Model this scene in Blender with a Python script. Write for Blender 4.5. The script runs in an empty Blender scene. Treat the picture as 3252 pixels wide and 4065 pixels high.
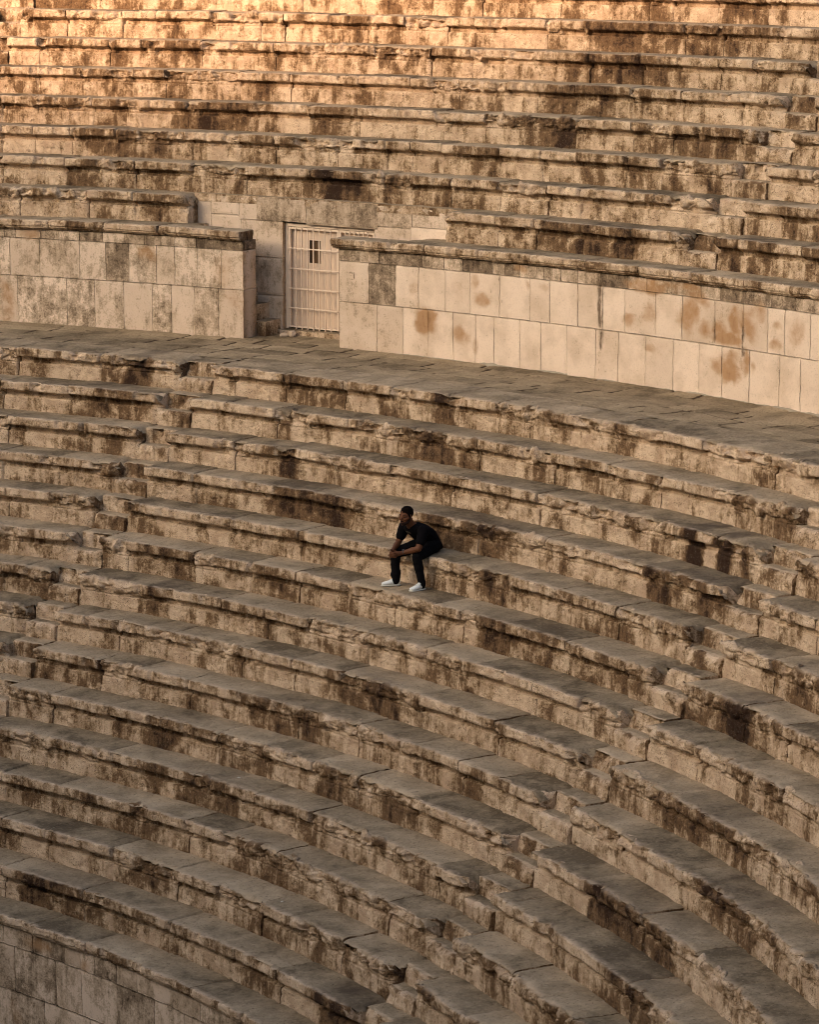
import bpy, bmesh, math, random
import numpy as np
from mathutils import Vector, Matrix

random.seed(11)
RNG = np.random.default_rng(11)
SC = bpy.context.scene
COL = SC.collection
R_ = math.radians

# ------------------------------------------------------------------ numpy noise
def _hash(ix, iy, iz, seed):
    h = (ix.astype(np.uint32) * np.uint32(374761393) + iy.astype(np.uint32) * np.uint32(668265263)
         + iz.astype(np.uint32) * np.uint32(2147483647 - 18) + np.uint32((seed * 974711 + 13) & 0xffffffff))
    h = (h ^ (h >> np.uint32(13))) * np.uint32(1274126177)
    h = (h ^ (h >> np.uint32(16))) * np.uint32(2246822519)
    h = h ^ (h >> np.uint32(15))
    return h.astype(np.float64) / 4294967295.0 * 2 - 1

def vnoise(P, seed=0):
    F = np.floor(P); f = P - F
    I = F.astype(np.int64)
    u = f * f * f * (f * (f * 6 - 15) + 10)
    x0, y0, z0 = I[..., 0], I[..., 1], I[..., 2]
    out = 0
    for dx in (0, 1):
        wx = u[..., 0] if dx else 1 - u[..., 0]
        for dy in (0, 1):
            wy = u[..., 1] if dy else 1 - u[..., 1]
            for dz in (0, 1):
                wz = u[..., 2] if dz else 1 - u[..., 2]
                out = out + wx * wy * wz * _hash(x0 + dx, y0 + dy, z0 + dz, seed)
    return out

_ROT = np.array([[0.36, 0.48, -0.8], [-0.8, 0.6, 0.0], [0.48, 0.64, 0.6]])
def fbm(P, scale=1.0, octaves=4, gain=0.5, seed=0):
    Q = np.asarray(P, float) * scale + 1000.0
    a, s, t = 1.0, 0.0, 0.0
    for o in range(octaves):
        s = s + a * vnoise(Q, seed + o * 17); t += a
        a *= gain; Q = (Q @ _ROT) * 2.03 + 31.7
    return s / t * 1.6

def n1(s, seed, scale=1.0, octaves=3):
    s = np.asarray(s, float)
    P = np.stack([s * scale, np.full_like(s, seed * 3.71 + .37), np.full_like(s, seed * 1.93 + .61)], -1)
    return fbm(P, 1.0, octaves, .5, seed)

def sstep(a, b, x):
    t = np.clip((x - a) / (b - a), 0, 1)
    return t * t * (3 - 2 * t)

# ------------------------------------------------------------------ objects
def tag(o, label=None, cat=None, group=None, kind=None):
    if label: o['label'] = label
    if cat: o['category'] = cat
    if group: o['group'] = group
    if kind: o['kind'] = kind
    return o

def empty(name, loc=(0, 0, 0), rotz=0.0):
    o = bpy.data.objects.new(name, None); COL.objects.link(o)
    o.empty_display_size = .1
    o.location = loc; o.rotation_euler = (0, 0, rotz)
    return o

def mesh_obj(name, verts, faces, mat, parent=None, attrs=None, smooth=True, world=False):
    """ONE mesh object.  world=True: verts are world coordinates and the parent sits elsewhere."""
    verts = np.asarray(verts, float)
    if world and parent is not None:
        M = np.array(parent_matrix(parent).inverted())
        verts = verts @ M[:3, :3].T + M[:3, 3]
    me = bpy.data.meshes.new(name)
    me.from_pydata(verts.tolist(), [], faces)
    if attrs:
        for k, v in attrs.items():
            a = me.attributes.new(k, 'FLOAT', 'POINT')
            a.data.foreach_set('value', np.ascontiguousarray(v, dtype=np.float32))
    if smooth:
        me.polygons.foreach_set('use_smooth', np.ones(len(me.polygons), dtype=bool))
    if mat: me.materials.append(mat)
    me.update()
    o = bpy.data.objects.new(name, me); COL.objects.link(o)
    if parent is not None: o.parent = parent
    return o

def parent_matrix(p):
    m = Matrix.Translation(p.location) @ p.rotation_euler.to_matrix().to_4x4()
    return m if p.parent is None else parent_matrix(p.parent) @ m

def grid_faces(nu, nv, off=0, flip=False):
    i = np.arange(nu - 1)[:, None] * nv + np.arange(nv - 1)[None, :] + off
    q = np.stack([i, i + 1, i + nv + 1, i + nv], -1).reshape(-1, 4)
    if flip: q = q[:, ::-1]
    return q.tolist()

def pol(r, th, z):
    return np.stack([r * np.sin(th), r * np.cos(th), z], -1)

# ------------------------------------------------------------------ materials
class NT:
    def __init__(s, name):
        s.mat = bpy.data.materials.new(name); s.mat.use_nodes = True
        s.t = s.mat.node_tree; s.t.nodes.clear()
        s.out = s.n('ShaderNodeOutputMaterial'); s.b = s.n('ShaderNodeBsdfPrincipled')
        s.l(s.b.outputs[0], s.out.inputs[0])
    def n(s, typ, **kw):
        x = s.t.nodes.new(typ)
        for k, v in kw.items(): setattr(x, k, v)
        return x
    def l(s, a, b): s.t.links.new(a, b)
    def val(s, v, sock):
        if isinstance(v, (int, float)): sock.default_value = v
        elif isinstance(v, tuple): sock.default_value = v if len(v) == len(sock.default_value) else v + (1,)
        else: s.l(v, sock)
    def m(s, op, a, b=0.0, c=None, clamp=False):
        x = s.n('ShaderNodeMath', operation=op); x.use_clamp = clamp
        s.val(a, x.inputs[0]); s.val(b, x.inputs[1])
        if c is not None: s.val(c, x.inputs[2])
        return x.outputs[0]
    def attr(s, name): return s.n('ShaderNodeAttribute', attribute_name=name).outputs['Fac']
    def pos(s, scale=(1, 1, 1), loc=(0, 0, 0)):
        g = s.n('ShaderNodeNewGeometry'); mp = s.n('ShaderNodeMapping')
        s.l(g.outputs['Position'], mp.inputs[0]); mp.inputs['Scale'].default_value = scale
        mp.inputs['Location'].default_value = loc
        return mp.outputs[0]
    def noise(s, vec, scale, detail=4, rough=.55, dist=0.0):
        x = s.n('ShaderNodeTexNoise'); s.l(vec, x.inputs['Vector'])
        x.inputs['Scale'].default_value = scale; x.inputs['Detail'].default_value = detail
        x.inputs['Roughness'].default_value = rough; x.inputs['Distortion'].default_value = dist
        return x.outputs[0]
    def ramp(s, v, stops):
        x = s.n('ShaderNodeValToRGB'); e = x.color_ramp.elements
        while len(e) < len(stops): e.new(.5)
        for k, (p, c) in enumerate(stops):
            e[k].position = p
            e[k].color = (c, c, c, 1) if isinstance(c, (int, float)) else tuple(c) + (1,)
        s.val(v, x.inputs[0]); return x.outputs[0]
    def rng(s, v, a, b, lo=0.0, hi=1.0):
        x = s.n('ShaderNodeMapRange', interpolation_type='SMOOTHSTEP'); s.val(v, x.inputs[0])
        for k, w in zip((1, 2, 3, 4), (a, b, lo, hi)): x.inputs[k].default_value = w
        return x.outputs[0]
    def mix(s, f, a, b, mode='MIX'):
        x = s.n('ShaderNodeMix', data_type='RGBA', blend_type=mode)
        s.val(f, x.inputs[0]); s.val(a, x.inputs[6]); s.val(b, x.inputs[7])
        return x.outputs[2]
    def bump(s, h, strength=.5, dist=.01):
        x = s.n('ShaderNodeBump'); x.inputs['Strength'].default_value = strength
        x.inputs['Distance'].default_value = dist; s.l(h, x.inputs['Height'])
        s.l(x.outputs[0], s.b.inputs['Normal'])
    def col(s, c, rough=.85, spec=.25):
        s.val(c, s.b.inputs['Base Color']); s.val(rough, s.b.inputs['Roughness'])
        s.b.inputs['Specular IOR Level'].default_value = spec
        return s.mat

def simple(name, col, rough=.8, spec=.3, var=.12, scale=30, metallic=0.0):
    t = NT(name); p = t.pos()
    n = t.noise(p, scale, 3)
    c = t.mix(t.m('MULTIPLY', n, var * 2), tuple(col), tuple(x * .55 for x in col))
    t.b.inputs['Metallic'].default_value = metallic
    return t.col(c, rough, spec)

CREAM, TAN, BROWN, DARK = (.64, .49, .335), (.375, .265, .16), (.155, .093, .047), (.034, .018, .010)

def seat_material():
    t = NT('weathered_limestone')
    p = t.pos(); ps = t.pos((1, 1, .12)); p2 = t.pos((1, 1, 1.6), (7, 3, 1))
    blk = t.attr('blk'); wear = t.attr('wear'); hgt = t.attr('hgt'); stain = t.attr('stain'); top = t.attr('top')
    big = t.noise(p, 1.1, 3, .5); mid = t.noise(p2, 6.0, 6, .68, .4); fine = t.noise(p, 34, 5, .7)
    strk = t.noise(ps, 11, 5, .65); sp = t.noise(p, 85, 3, .6)
    # lichen and soot patina on the upright faces
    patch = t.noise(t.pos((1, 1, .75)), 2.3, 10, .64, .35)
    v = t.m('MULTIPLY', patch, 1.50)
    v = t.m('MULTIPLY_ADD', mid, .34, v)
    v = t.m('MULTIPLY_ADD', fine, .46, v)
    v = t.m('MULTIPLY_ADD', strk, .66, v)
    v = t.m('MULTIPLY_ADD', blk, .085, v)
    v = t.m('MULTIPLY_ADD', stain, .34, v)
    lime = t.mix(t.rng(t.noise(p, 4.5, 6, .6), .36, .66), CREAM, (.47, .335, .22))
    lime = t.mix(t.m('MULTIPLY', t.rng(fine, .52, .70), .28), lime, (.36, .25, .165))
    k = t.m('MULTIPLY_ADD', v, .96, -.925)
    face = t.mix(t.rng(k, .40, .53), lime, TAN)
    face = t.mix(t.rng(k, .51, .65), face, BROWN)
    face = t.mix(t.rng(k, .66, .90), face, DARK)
    spk = t.m('MULTIPLY_ADD', mid, -.30, t.m('ADD', sp, .15))
    face = t.mix(t.rng(spk, .41, .35), face, (.045, .027, .017))
    face = t.mix(t.m('MULTIPLY', t.rng(sp, .62, .72), .5), face, (.60, .50, .38))
    # grey dusty top of the seats, worn lip painted paler as if catching sun
    tv = t.m('ADD', t.m('MULTIPLY', t.noise(p, 1.6, 7, .62, .4), .75), t.m('MULTIPLY', t.noise(p, 15, 5, .65), .25))
    tc = t.ramp(t.m('MULTIPLY_ADD', blk, .09, tv), [(.36, (.125, .093, .056)), (.47, (.250, .190, .118)), (.57, (.34, .26, .165)), (.70, (.46, .355, .23))])
    tc = t.mix(t.m('MULTIPLY', t.rng(fine, .44, .34), .75), tc, (.085, .060, .036))
    tc = t.mix(t.rng(sp, .37, .29), tc, (.06, .04, .028))
    tc = t.mix(t.m('MULTIPLY', t.rng(fine, .58, .70), .6), tc, (.44, .345, .225))
    tc = t.mix(t.m('MULTIPLY', stain, .5, clamp=True), tc, (.06, .042, .03))
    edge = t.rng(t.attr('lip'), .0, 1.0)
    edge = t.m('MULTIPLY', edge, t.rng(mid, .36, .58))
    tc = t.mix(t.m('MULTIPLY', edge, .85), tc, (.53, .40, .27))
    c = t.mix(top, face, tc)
    h = t.m('MULTIPLY_ADD', fine, .40, t.m('MULTIPLY', mid, .9)); h = t.m('MULTIPLY_ADD', sp, .08, h)
    t.bump(h, .8, .03)
    return t.col(c, .93, .12)

def wall_material():
    t = NT('ashlar_limestone')
    p = t.pos(); ps = t.pos((1, 1, .18))
    blk = t.attr('blk'); dirt = t.attr('dirt'); rust = t.attr('rust'); strk_a = t.attr('streak')
    big = t.noise(p, 2.2, 4, .55); mid = t.noise(p, 9, 6, .65, .3); fine = t.noise(p, 40, 4, .65); strk = t.noise(ps, 13, 4, .6)
    base = t.mix(blk, (.78, .625, .475), (.48, .365, .26))
    base = t.mix(t.m('MULTIPLY', t.rng(big, .40, .68), .55), base, (.50, .37, .25))
    base = t.mix(t.m('MULTIPLY', t.rng(fine, .5, .7), .3), base, (.44, .33, .235))
    v = t.m('MULTIPLY_ADD', mid, .95, t.m('MULTIPLY', fine, .75)); v = t.m('MULTIPLY_ADD', big, .85, v); v = t.m('MULTIPLY_ADD', strk, .60, v)
    v = t.m('MULTIPLY_ADD', t.m('SUBTRACT', v, 1.575), 1.35, dirt)
    c = t.mix(t.rng(v, .16, .50, 0, .75), base, (.345, .26, .17))
    c = t.mix(t.rng(v, .46, .74, 0, .85), c, (.17, .122, .078))
    c = t.mix(t.rng(v, .76, 1.05, 0, .9), c, (.06, .04, .025))
    rn = t.m('MULTIPLY', rust, t.m('MULTIPLY_ADD', mid, 1.3, .35))
    c = t.mix(t.rng(rn, .08, .75, 0, .9), c, (.38, .215, .10))
    c = t.mix(t.rng(t.m('MULTIPLY', rn, strk), .36, .75, 0, .6), c, (.20, .095, .035))
    c = t.mix(t.rng(t.m('MULTIPLY', strk_a, t.m('MULTIPLY_ADD', strk, 2.6, t.m('MULTIPLY_ADD', mid, 1.4, -1.25))), .15, .85, 0, .9), c, (.10, .062, .035))
    c = t.mix(t.rng(t.noise(p, 75, 2, .5), .34, .27, 0, .6), c, (.20, .13, .08))
    t.bump(t.m('MULTIPLY_ADD', fine, .3, mid), .5, .014)
    return t.col(c, .9, .15)

def paving_material():
    t = NT('dusty_paving')
    p = t.pos(); j = t.attr('joint'); blk = t.attr('blk')
    v = t.m('ADD', t.m('MULTIPLY', t.noise(p, 1.3, 7, .62, .4), .75), t.m('MULTIPLY', t.noise(p, 17, 5, .65), .25))
    c = t.ramp(t.m('MULTIPLY_ADD', blk, .10, v), [(.36, (.135, .10, .058)), (.48, (.25, .188, .113)), (.58, (.325, .247, .15)), (.72, (.42, .322, .20))])
    c = t.mix(t.rng(t.noise(p, 38, 4, .65), .44, .33), c, (.09, .064, .04))
    c = t.mix(t.m('MULTIPLY', t.rng(t.noise(p, 26, 5, .7), .56, .70), .55), c, (.44, .345, .23))
    c = t.mix(t.rng(j, .25, .8, 0, .92), c, (.045, .026, .014))
    t.bump(t.noise(p, 16, 7, .7), .9, .025)
    return t.col(c, .94, .1)

M = {}
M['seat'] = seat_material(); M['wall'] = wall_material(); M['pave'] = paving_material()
M['mortar'] = simple('pale_mortar', (.42, .36, .26), .95, .1, .5, 25)
M['earth'] = simple('dark_earth', (.10, .075, .05), .95, .05)
M['paint'] = simple('cream_paint', (.80, .64, .48), .55, .4, .1, 14)
M['sheet'] = simple('cream_sheet_metal', (.74, .58, .435), .5, .4, .10, 5)
M['gap'] = simple('dark_interior', (.13, .078, .042), .8, .1, .5, 40)
M['skin'] = simple('brown_skin', (.12, .044, .017), .6, .2, .2, 60)
M['hair'] = simple('black_hair', (.006, .004, .003), .95, .03)
M['beard'] = simple('short_beard', (.020, .010, .007), .8, .1)
M['shirt'] = simple('black_cotton', (.005, .0045, .005), .95, .04, .3, 50)
M['jeans'] = simple('dark_denim', (.007, .0064, .007), .95, .06, .6, 26)
M['shoe'] = simple('white_leather', (.82, .82, .74), .5, .35, .06, 30)
M['sole'] = simple('white_rubber', (.62, .60, .50), .6, .3, .1, 30)
M['watch'] = simple('black_watch', (.012, .010, .010), .3, .5)
M['print'] = simple('faded_print', (.115, .095, .06), .9, .1)
M['lip'] = simple('lip_skin', (.10, .038, .026), .7, .1)
M['eye'] = simple('eye_white', (.22, .17, .13), .3, .5)
M['scrap'] = simple('white_scrap', (.65, .62, .52), .8, .2)
M['stone'] = simple('pale_stone_chip', (.60, .47, .34), .9, .1, .3, 30)
M['weed'] = simple('dry_weed', (.06, .042, .02), .9, .1, .5, 60)

# preserved mouldings of each seat row (degrees round the theatre axis), stains of the right wall
INTACT = {'U7':[(58.58,59.84),(61.66,62.8),(62.84,64.63),(66.25,66.73),(67.05,68.6),(68.68,69.83),(70.14,71.1),(72.49,73.44),(74.39,75.81),(76.29,77.08),(77.23,78.77),(78.81,80.38),(81.63,83.58),(83.81,84.86)],'U8':[(57.21,62.68),(64.25,69.74),(73.07,78.53),(79.31,82.39),(82.55,84.12)],'U6':[(58.63,59.3),(59.58,61.66),(61.9,62.78),(63.26,64.78),(65.42,67.11),(67.27,67.99),(72.53,73.9),(74.3,74.98),(76.7,77.9),(77.94,79.5),(79.66,80.93),(80.97,82.28),(82.44,83.39),(83.79,85.13)],'U5':[(58.52,59.65),(59.69,61.18),(61.42,62.15),(62.96,64.09),(66.61,68.36),(68.4,69.86),(70.11,71.73),(71.82,72.51),(72.51,73.12),(75.84,76.57),(76.78,78.12),(78.16,80.06),(80.38,81.76),(81.84,83.77)],'U4':[(58.99,59.8),(62.09,63.23),(63.89,65.37),(65.78,67.5),(67.67,69.56),(69.64,71.33),(71.46,72.66),(72.86,73.15),(73.15,73.97),(74.55,75.71),(77.44,78.84),(79.04,80.81),(80.93,81.38),(82.2,83.02),(83.27,84.57)],'U3':[(59.48,60.59),(60.63,61.87),(62.2,63.44),(66.1,66.55),(67.76,69.01),(69.01,69.76),(72.94,73.82),(73.82,74.82),(74.91,76.91),(76.95,78.38),(78.42,79.67),(79.67,81.34),(81.51,82.59),(86.33,87.9),(87.9,88.19)],'U2':[(59.98,60.65),(62.23,63.32),(64.66,66.68),(68.62,70.91),(70.95,72.94),(74.51,75.87),(76.04,77.65),(79.35,80.45),(80.54,82.28),(82.41,83.68),(86.21,87.65),(87.65,89.12)],'U1':[(63.55,67.0),(76.62,78.34),(78.34,79.72),(79.81,81.45),(81.58,83.26),(83.26,84.72),(86.02,87.13),(87.13,89.45),(89.54,90.1)],'L0':[(64.66,66.69),(73.22,75.2),(75.39,77.58),(77.77,79.48),(80.3,81.73),(82.22,83.76),(90.56,92.23)],'L1':[(64.83,67.45),(67.73,70.09),(72.43,73.72),(73.77,75.74),(87.16,89.55),(89.95,91.66),(91.86,94.18)],'L2':[(65.77,68.73),(68.87,70.94),(72.3,74.15),(75.82,77.1),(82.42,83.93),(84.03,87.79),(93.25,95.54)],'L3':[(66.36,67.92),(68.6,70.26),(72.23,74.22),(74.32,77.02),(77.12,81.07)],'L4':[(67.39,69.17),(72.33,74.4),(74.45,77.62),(77.62,79.84),(79.84,81.93),(81.98,83.92),(89.42,91.27),(91.48,94.12)],'L5':[(68.77,71.01),(73.36,76.27),(77.42,78.79),(79.0,80.91),(81.12,82.94),(87.23,88.44),(90.55,92.35),(94.16,96.23)],'L6':[(68.99,70.02),(76.85,78.68),(78.78,80.62),(80.73,82.59),(90.05,93.41),(93.76,95.65)],'L7':[(72.13,73.68),(73.9,75.08),(81.46,83.26),(83.49,85.53),(89.42,93.22),(93.47,95.04)],'L8':[(72.95,75.36),(77.25,79.62),(79.62,81.9),(90.71,93.17),(93.42,96.71)],'L9':[(74.54,77.15),(77.21,79.57),(80.03,82.38),(92.49,95.47)],'L10':[(78.47,82.66),(95.81,100.01),(103.25,107.63)],'L11':[(74.5,75.44),(75.56,77.29),(77.23,80.99),(81.61,83.86),(84.24,85.76)],'L12':[(75.83,79.15),(79.28,82.82),(84.9,87.28),(89.72,91.66)],'L13':[(77.27,81.5),(81.69,86.44),(86.58,92.82),(92.97,98.16)]}
STAIN= [(76.502, 0.564, 0.4, 0.2, 1), (76.019, 1.011, 0.26, 0.16, 0.5), (77.776, 0.388, 0.4, 0.16, 0.6), (78.56, 1.009, 0.39, 0.14, 0.6), (78.294, 1.245, 0.17, 0.14, 0.5), (80.178, 1.253, 0.11, 0.12, 0.5), (80.792, 1.244, 0.22, 0.08, 0.4), (77.682, 1.078, 0.35, 0.21, 0.3), (84.003, 0.913, 0.25, 0.14, 0.6), (84.699, 1.083, 0.39, 0.2, 0.5), (86.442, 1.335, 0.61, 0.13, 0.6), (86.106, 1.019, 0.35, 0.3, 0.7), (86.812, 0.923, 0.44, 0.17, 0.6), (87.337, 0.951, 0.26, 0.2, 0.7), (87.949, 0.984, 0.31, 0.29, 0.8), (87.65, 0.836, 0.52, 0.1, 0.9), (88.472, 1.045, 0.35, 0.29, 0.7), (88.807, 1.323, 0.26, 0.16, 0.5), (89.431, 1.13, 0.22, 0.08, 0.5), (89.404, 0.837, 0.31, 0.1, 0.6), (90.132, 1.104, 0.35, 0.22, 0.45), (87.714, 0.444, 0.53, 0.23, 0.8), (87.272, 0.485, 0.31, 0.13, 0.6), (88.325, 0.513, 0.16, 0.2, 0.7), (88.59, 0.496, 0.13, 0.1, 0.5), (84.763, 0.546, 0.22, 0.08, 0.5), (78.304, 0.324, 0.12, 0.18, 0.5), (85.069, 0.596, 0.44, 0.2, 0.25)]
STREAK= [(82.901, 1.081, 0.11, 0.34, 0.9), (82.977, 0.589, 0.08, 0.15, 0.8), (88.184, 1.03, 0.06, 0.2, 0.9), (88.183, 0.702, 0.07, 0.08, 0.6), (87.143, 0.974, 0.07, 0.2, 0.6)]

# ================================================================== the theatre
H, TR, OV = 0.44, 0.5128772, 0.0718
R0 = 27.520955                                    # front edge of the walkway
RU0, ZU0, TU, HU = 29.990963, 1.7075486, 0.4997544, 0.4613139
RW = 30.09                                        # face of the podium walls
RB = 30.88                                        # face of the gateway wall
def row_rz(row):
    n = int(row[1:])
    return (R0 - n * TR, -n * H) if row[0] == 'L' else (RU0 + n * TU, ZU0 + n * HU)

def seg_profile(keys, counts):
    out = []
    for (a, b), n in zip(zip(keys[:-1], keys[1:]), counts):
        a, b = np.array(a), np.array(b)
        for k in range(n): out.append(a + (b - a) * k / n)
    out.append(np.array(keys[-1])); return np.array(out)

def seat_profiles(tread, rise):
    b = -rise
    I = [(tread, 0), (.10, 0), (.03, 0), (.006, -.006), (0, -.022), (0, -.108), (.010, -.132), (.085, -.136), (.132, -.160), (.138, -.222), (.144, -.230), (.088, -.240), (.078, b), (.078, b - .03)]
    Wn = [(tread, 0), (.14, -.003), (.075, -.012), (.045, -.030), (.030, -.058), (.046, -.130), (.056, -.150), (.070, -.165), (.078, -.182), (.082, -.222), (.094, -.231), (.076, -.241), (.070, b), (.070, b - .03)]
    n = [max(6, int(tread / .035)), 4, 2, 2, 8, 2, 4, 2, 3, 1, 1, 14, 1]
    PI, PW = seg_profile(I, n), seg_profile(Wn, n)
    nt = n[0] + n[1]
    top = np.zeros(len(PI)); top[:nt] = 1; top[nt] = .9; top[nt + 1] = .5; top[nt + 2] = .2
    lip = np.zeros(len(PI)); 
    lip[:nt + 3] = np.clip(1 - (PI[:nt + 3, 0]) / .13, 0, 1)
    face = np.zeros(len(PI)); face[nt:nt + 2 + 2 + 8 + 2 + 4] = 1
    return PI, PW, top, lip, face

def step_profiles(rise, full):
    """a seat row where the stair cuts through it: half-height step in front, cut-back face behind"""
    b = -rise; h = b * .5
    I = [(full, 0), (.34, 0), (.275, 0), (.262, -.012), (.258, h), (.252, h), (.09, h - .004), (.060, h - .006), (.045, h - .03), (.045, b), (.045, b - .03)]
    Wn = [(full, 0), (.36, -.003), (.31, -.012), (.285, -.045), (.270, h), (.262, h - .004), (.13, h - .010), (.085, h - .022), (.058, h - .06), (.045, b), (.045, b - .03)]
    n = [8, 2, 2, 8, 1, 6, 2, 2, 8, 1]
    PI, PW = seg_profile(I, n), seg_profile(Wn, n)
    top = np.zeros(len(PI)); top[:11] = 1; top[21:28] = 1
    lip = np.zeros(len(PI)); lip[9:12] = .7; lip[26:30] = .7
    face = np.zeros(len(PI)); face[11:20] = .4; face[27:] = .5
    return PI, PW, top, lip, face

def profile_normals(P):
    d = np.gradient(P, axis=0)
    n = np.stack([d[:, 1], -d[:, 0]], -1)          # to the outside: up on treads, inward (-r) on risers
    n /= np.linalg.norm(n, axis=1)[:, None] + 1e-9
    k = np.array([.25, .5, .25]); m = n.copy()
    for c in range(2): m[1:-1, c] = np.convolve(n[:, c], k, 'valid')
    return m / (np.linalg.norm(m, axis=1)[:, None] + 1e-9)

STAINS = {'U2': [(71.9, 1.0, 1.1)], 'L3': [(79.0, 1.9, .75), (85.9, 2.0, .9), (95.8, 3.0, .8)], 'L2': [(94.4, .5, 1.1), (95.8, .45, 1.2), (96.7, .4, .8), (77.2, .35, .9), (85.5, 1.4, .35)],
          'L1': [(68.9, 1.1, .8), (76.1, .3, 1.0), (82.2, 1.6, .5)], 'L6': [(75.9, .6, .9)], 'L4': [(88.4, .6, .7), (72.9, .5, .4), (97.6, .5, .9)], 'L0': [(69.2, .45, .9), (81.7, .4, .6)], 'L13': [(96.9, 1.8, 1.0), (80.2, 2.2, .6)],
          'L12': [(78.8, 1.6, .5)], 'L7': [(87, 1.5, .5), (104, 2, .5)], 'L8': [(84, 2, .45), (108, 2, .6)], 'L5': [(91, 2, .5), (101.5, .8, 1.0)], 'L9': [(80, 1, .4), (105, 3, .5)], 'U1': [(82, 2.2, .6), (87.5, 1, .7)], 'U3': [(64, 1.2, .5), (81, 1, .4)],
          'U4': [(66, 2.0, .5), (78, 1.2, .4)], 'U5': [(78.5, 1, .4)], 'U6': [(79, 2, .35)], 'U7': [(80, 3, .3)], 'L10': [(83, 2, .4), (107, 2, .6)], 'L11': [(88, 2, .35)]}
PALE = {'L2': [(95.15, .3, .8), (96.3, .25, .8)], 'L3': [(93.4, .35, .9)], 'L4': [(99.6, .6, .4)], 'L12': [(79.6, .7, .6), (77.3, .5, .5)], 'L13': [(77.6, .5, .6)], 'U7': [(66, 1.5, .4), (75, .8, .6)], 'U3': [(67.2, .7, .7), (61.5, .5, .4)], 'U4': [(69.0, .6, .7)], 'U6': [(74.5, 1, .3)], 'L1': [(72.6, .7, .5), (75, .8, .5)], 'L0': [(71.8, .8, .6), (74, .8, .5), (93, 1.5, .4)], 'L5': [(73.5, .8, .4)], 'L8': [(97.4, .4, .8)], 'L9': [(96.0, .4, .5), (99.4, .4, .7)]}
BITES = {'L0': [(69.3, .30, .10), (81.9, .26, .09), (87.2, .12, .09)], 'L1': [(76.1, .09, .14), (89.75, .08, .10)], 'L2': [(76.9, .10, .12), (74.6, .14, .07)], 'L3': [(88.0, .10, .12), (70.4, .2, .1)], 'L4': [(87.6, .14, .13), (88.6, .22, .1)],
         'L5': [(84.4, .16, .09), (92.9, .12, .08)], 'L6': [(83.2, .22, .10), (76.2, .1, .06)], 'L7': [(80.9, .3, .08), (85.8, .16, .09)], 'L8': [(88.9, .25, .08)], 'L9': [(82.6, .3, .09), (88.5, .2, .08)], 'L10': [(82.9, .18, .10), (91, .3, .06)],
         'L11': [(81.2, .2, .09), (86.0, .2, .08), (96, .3, .07)], 'L12': [(84.2, .25, .08), (89, .2, .09)], 'U7': [(62.2, .25, .05)], 'U3': [(69.9, .1, .07), (72.4, .15, .06)], 'U2': [(73.1, .1, .12), (68.0, .08, .12)], 'U1': [(85.3, .15, .08), (79.8, .06, .08)],
         'U4': [(63.6, .1, .07), (76.0, .14, .05)], 'U5': [(65.2, .25, .07)], 'U6': [(65.1, .08, .06)]}

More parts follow.
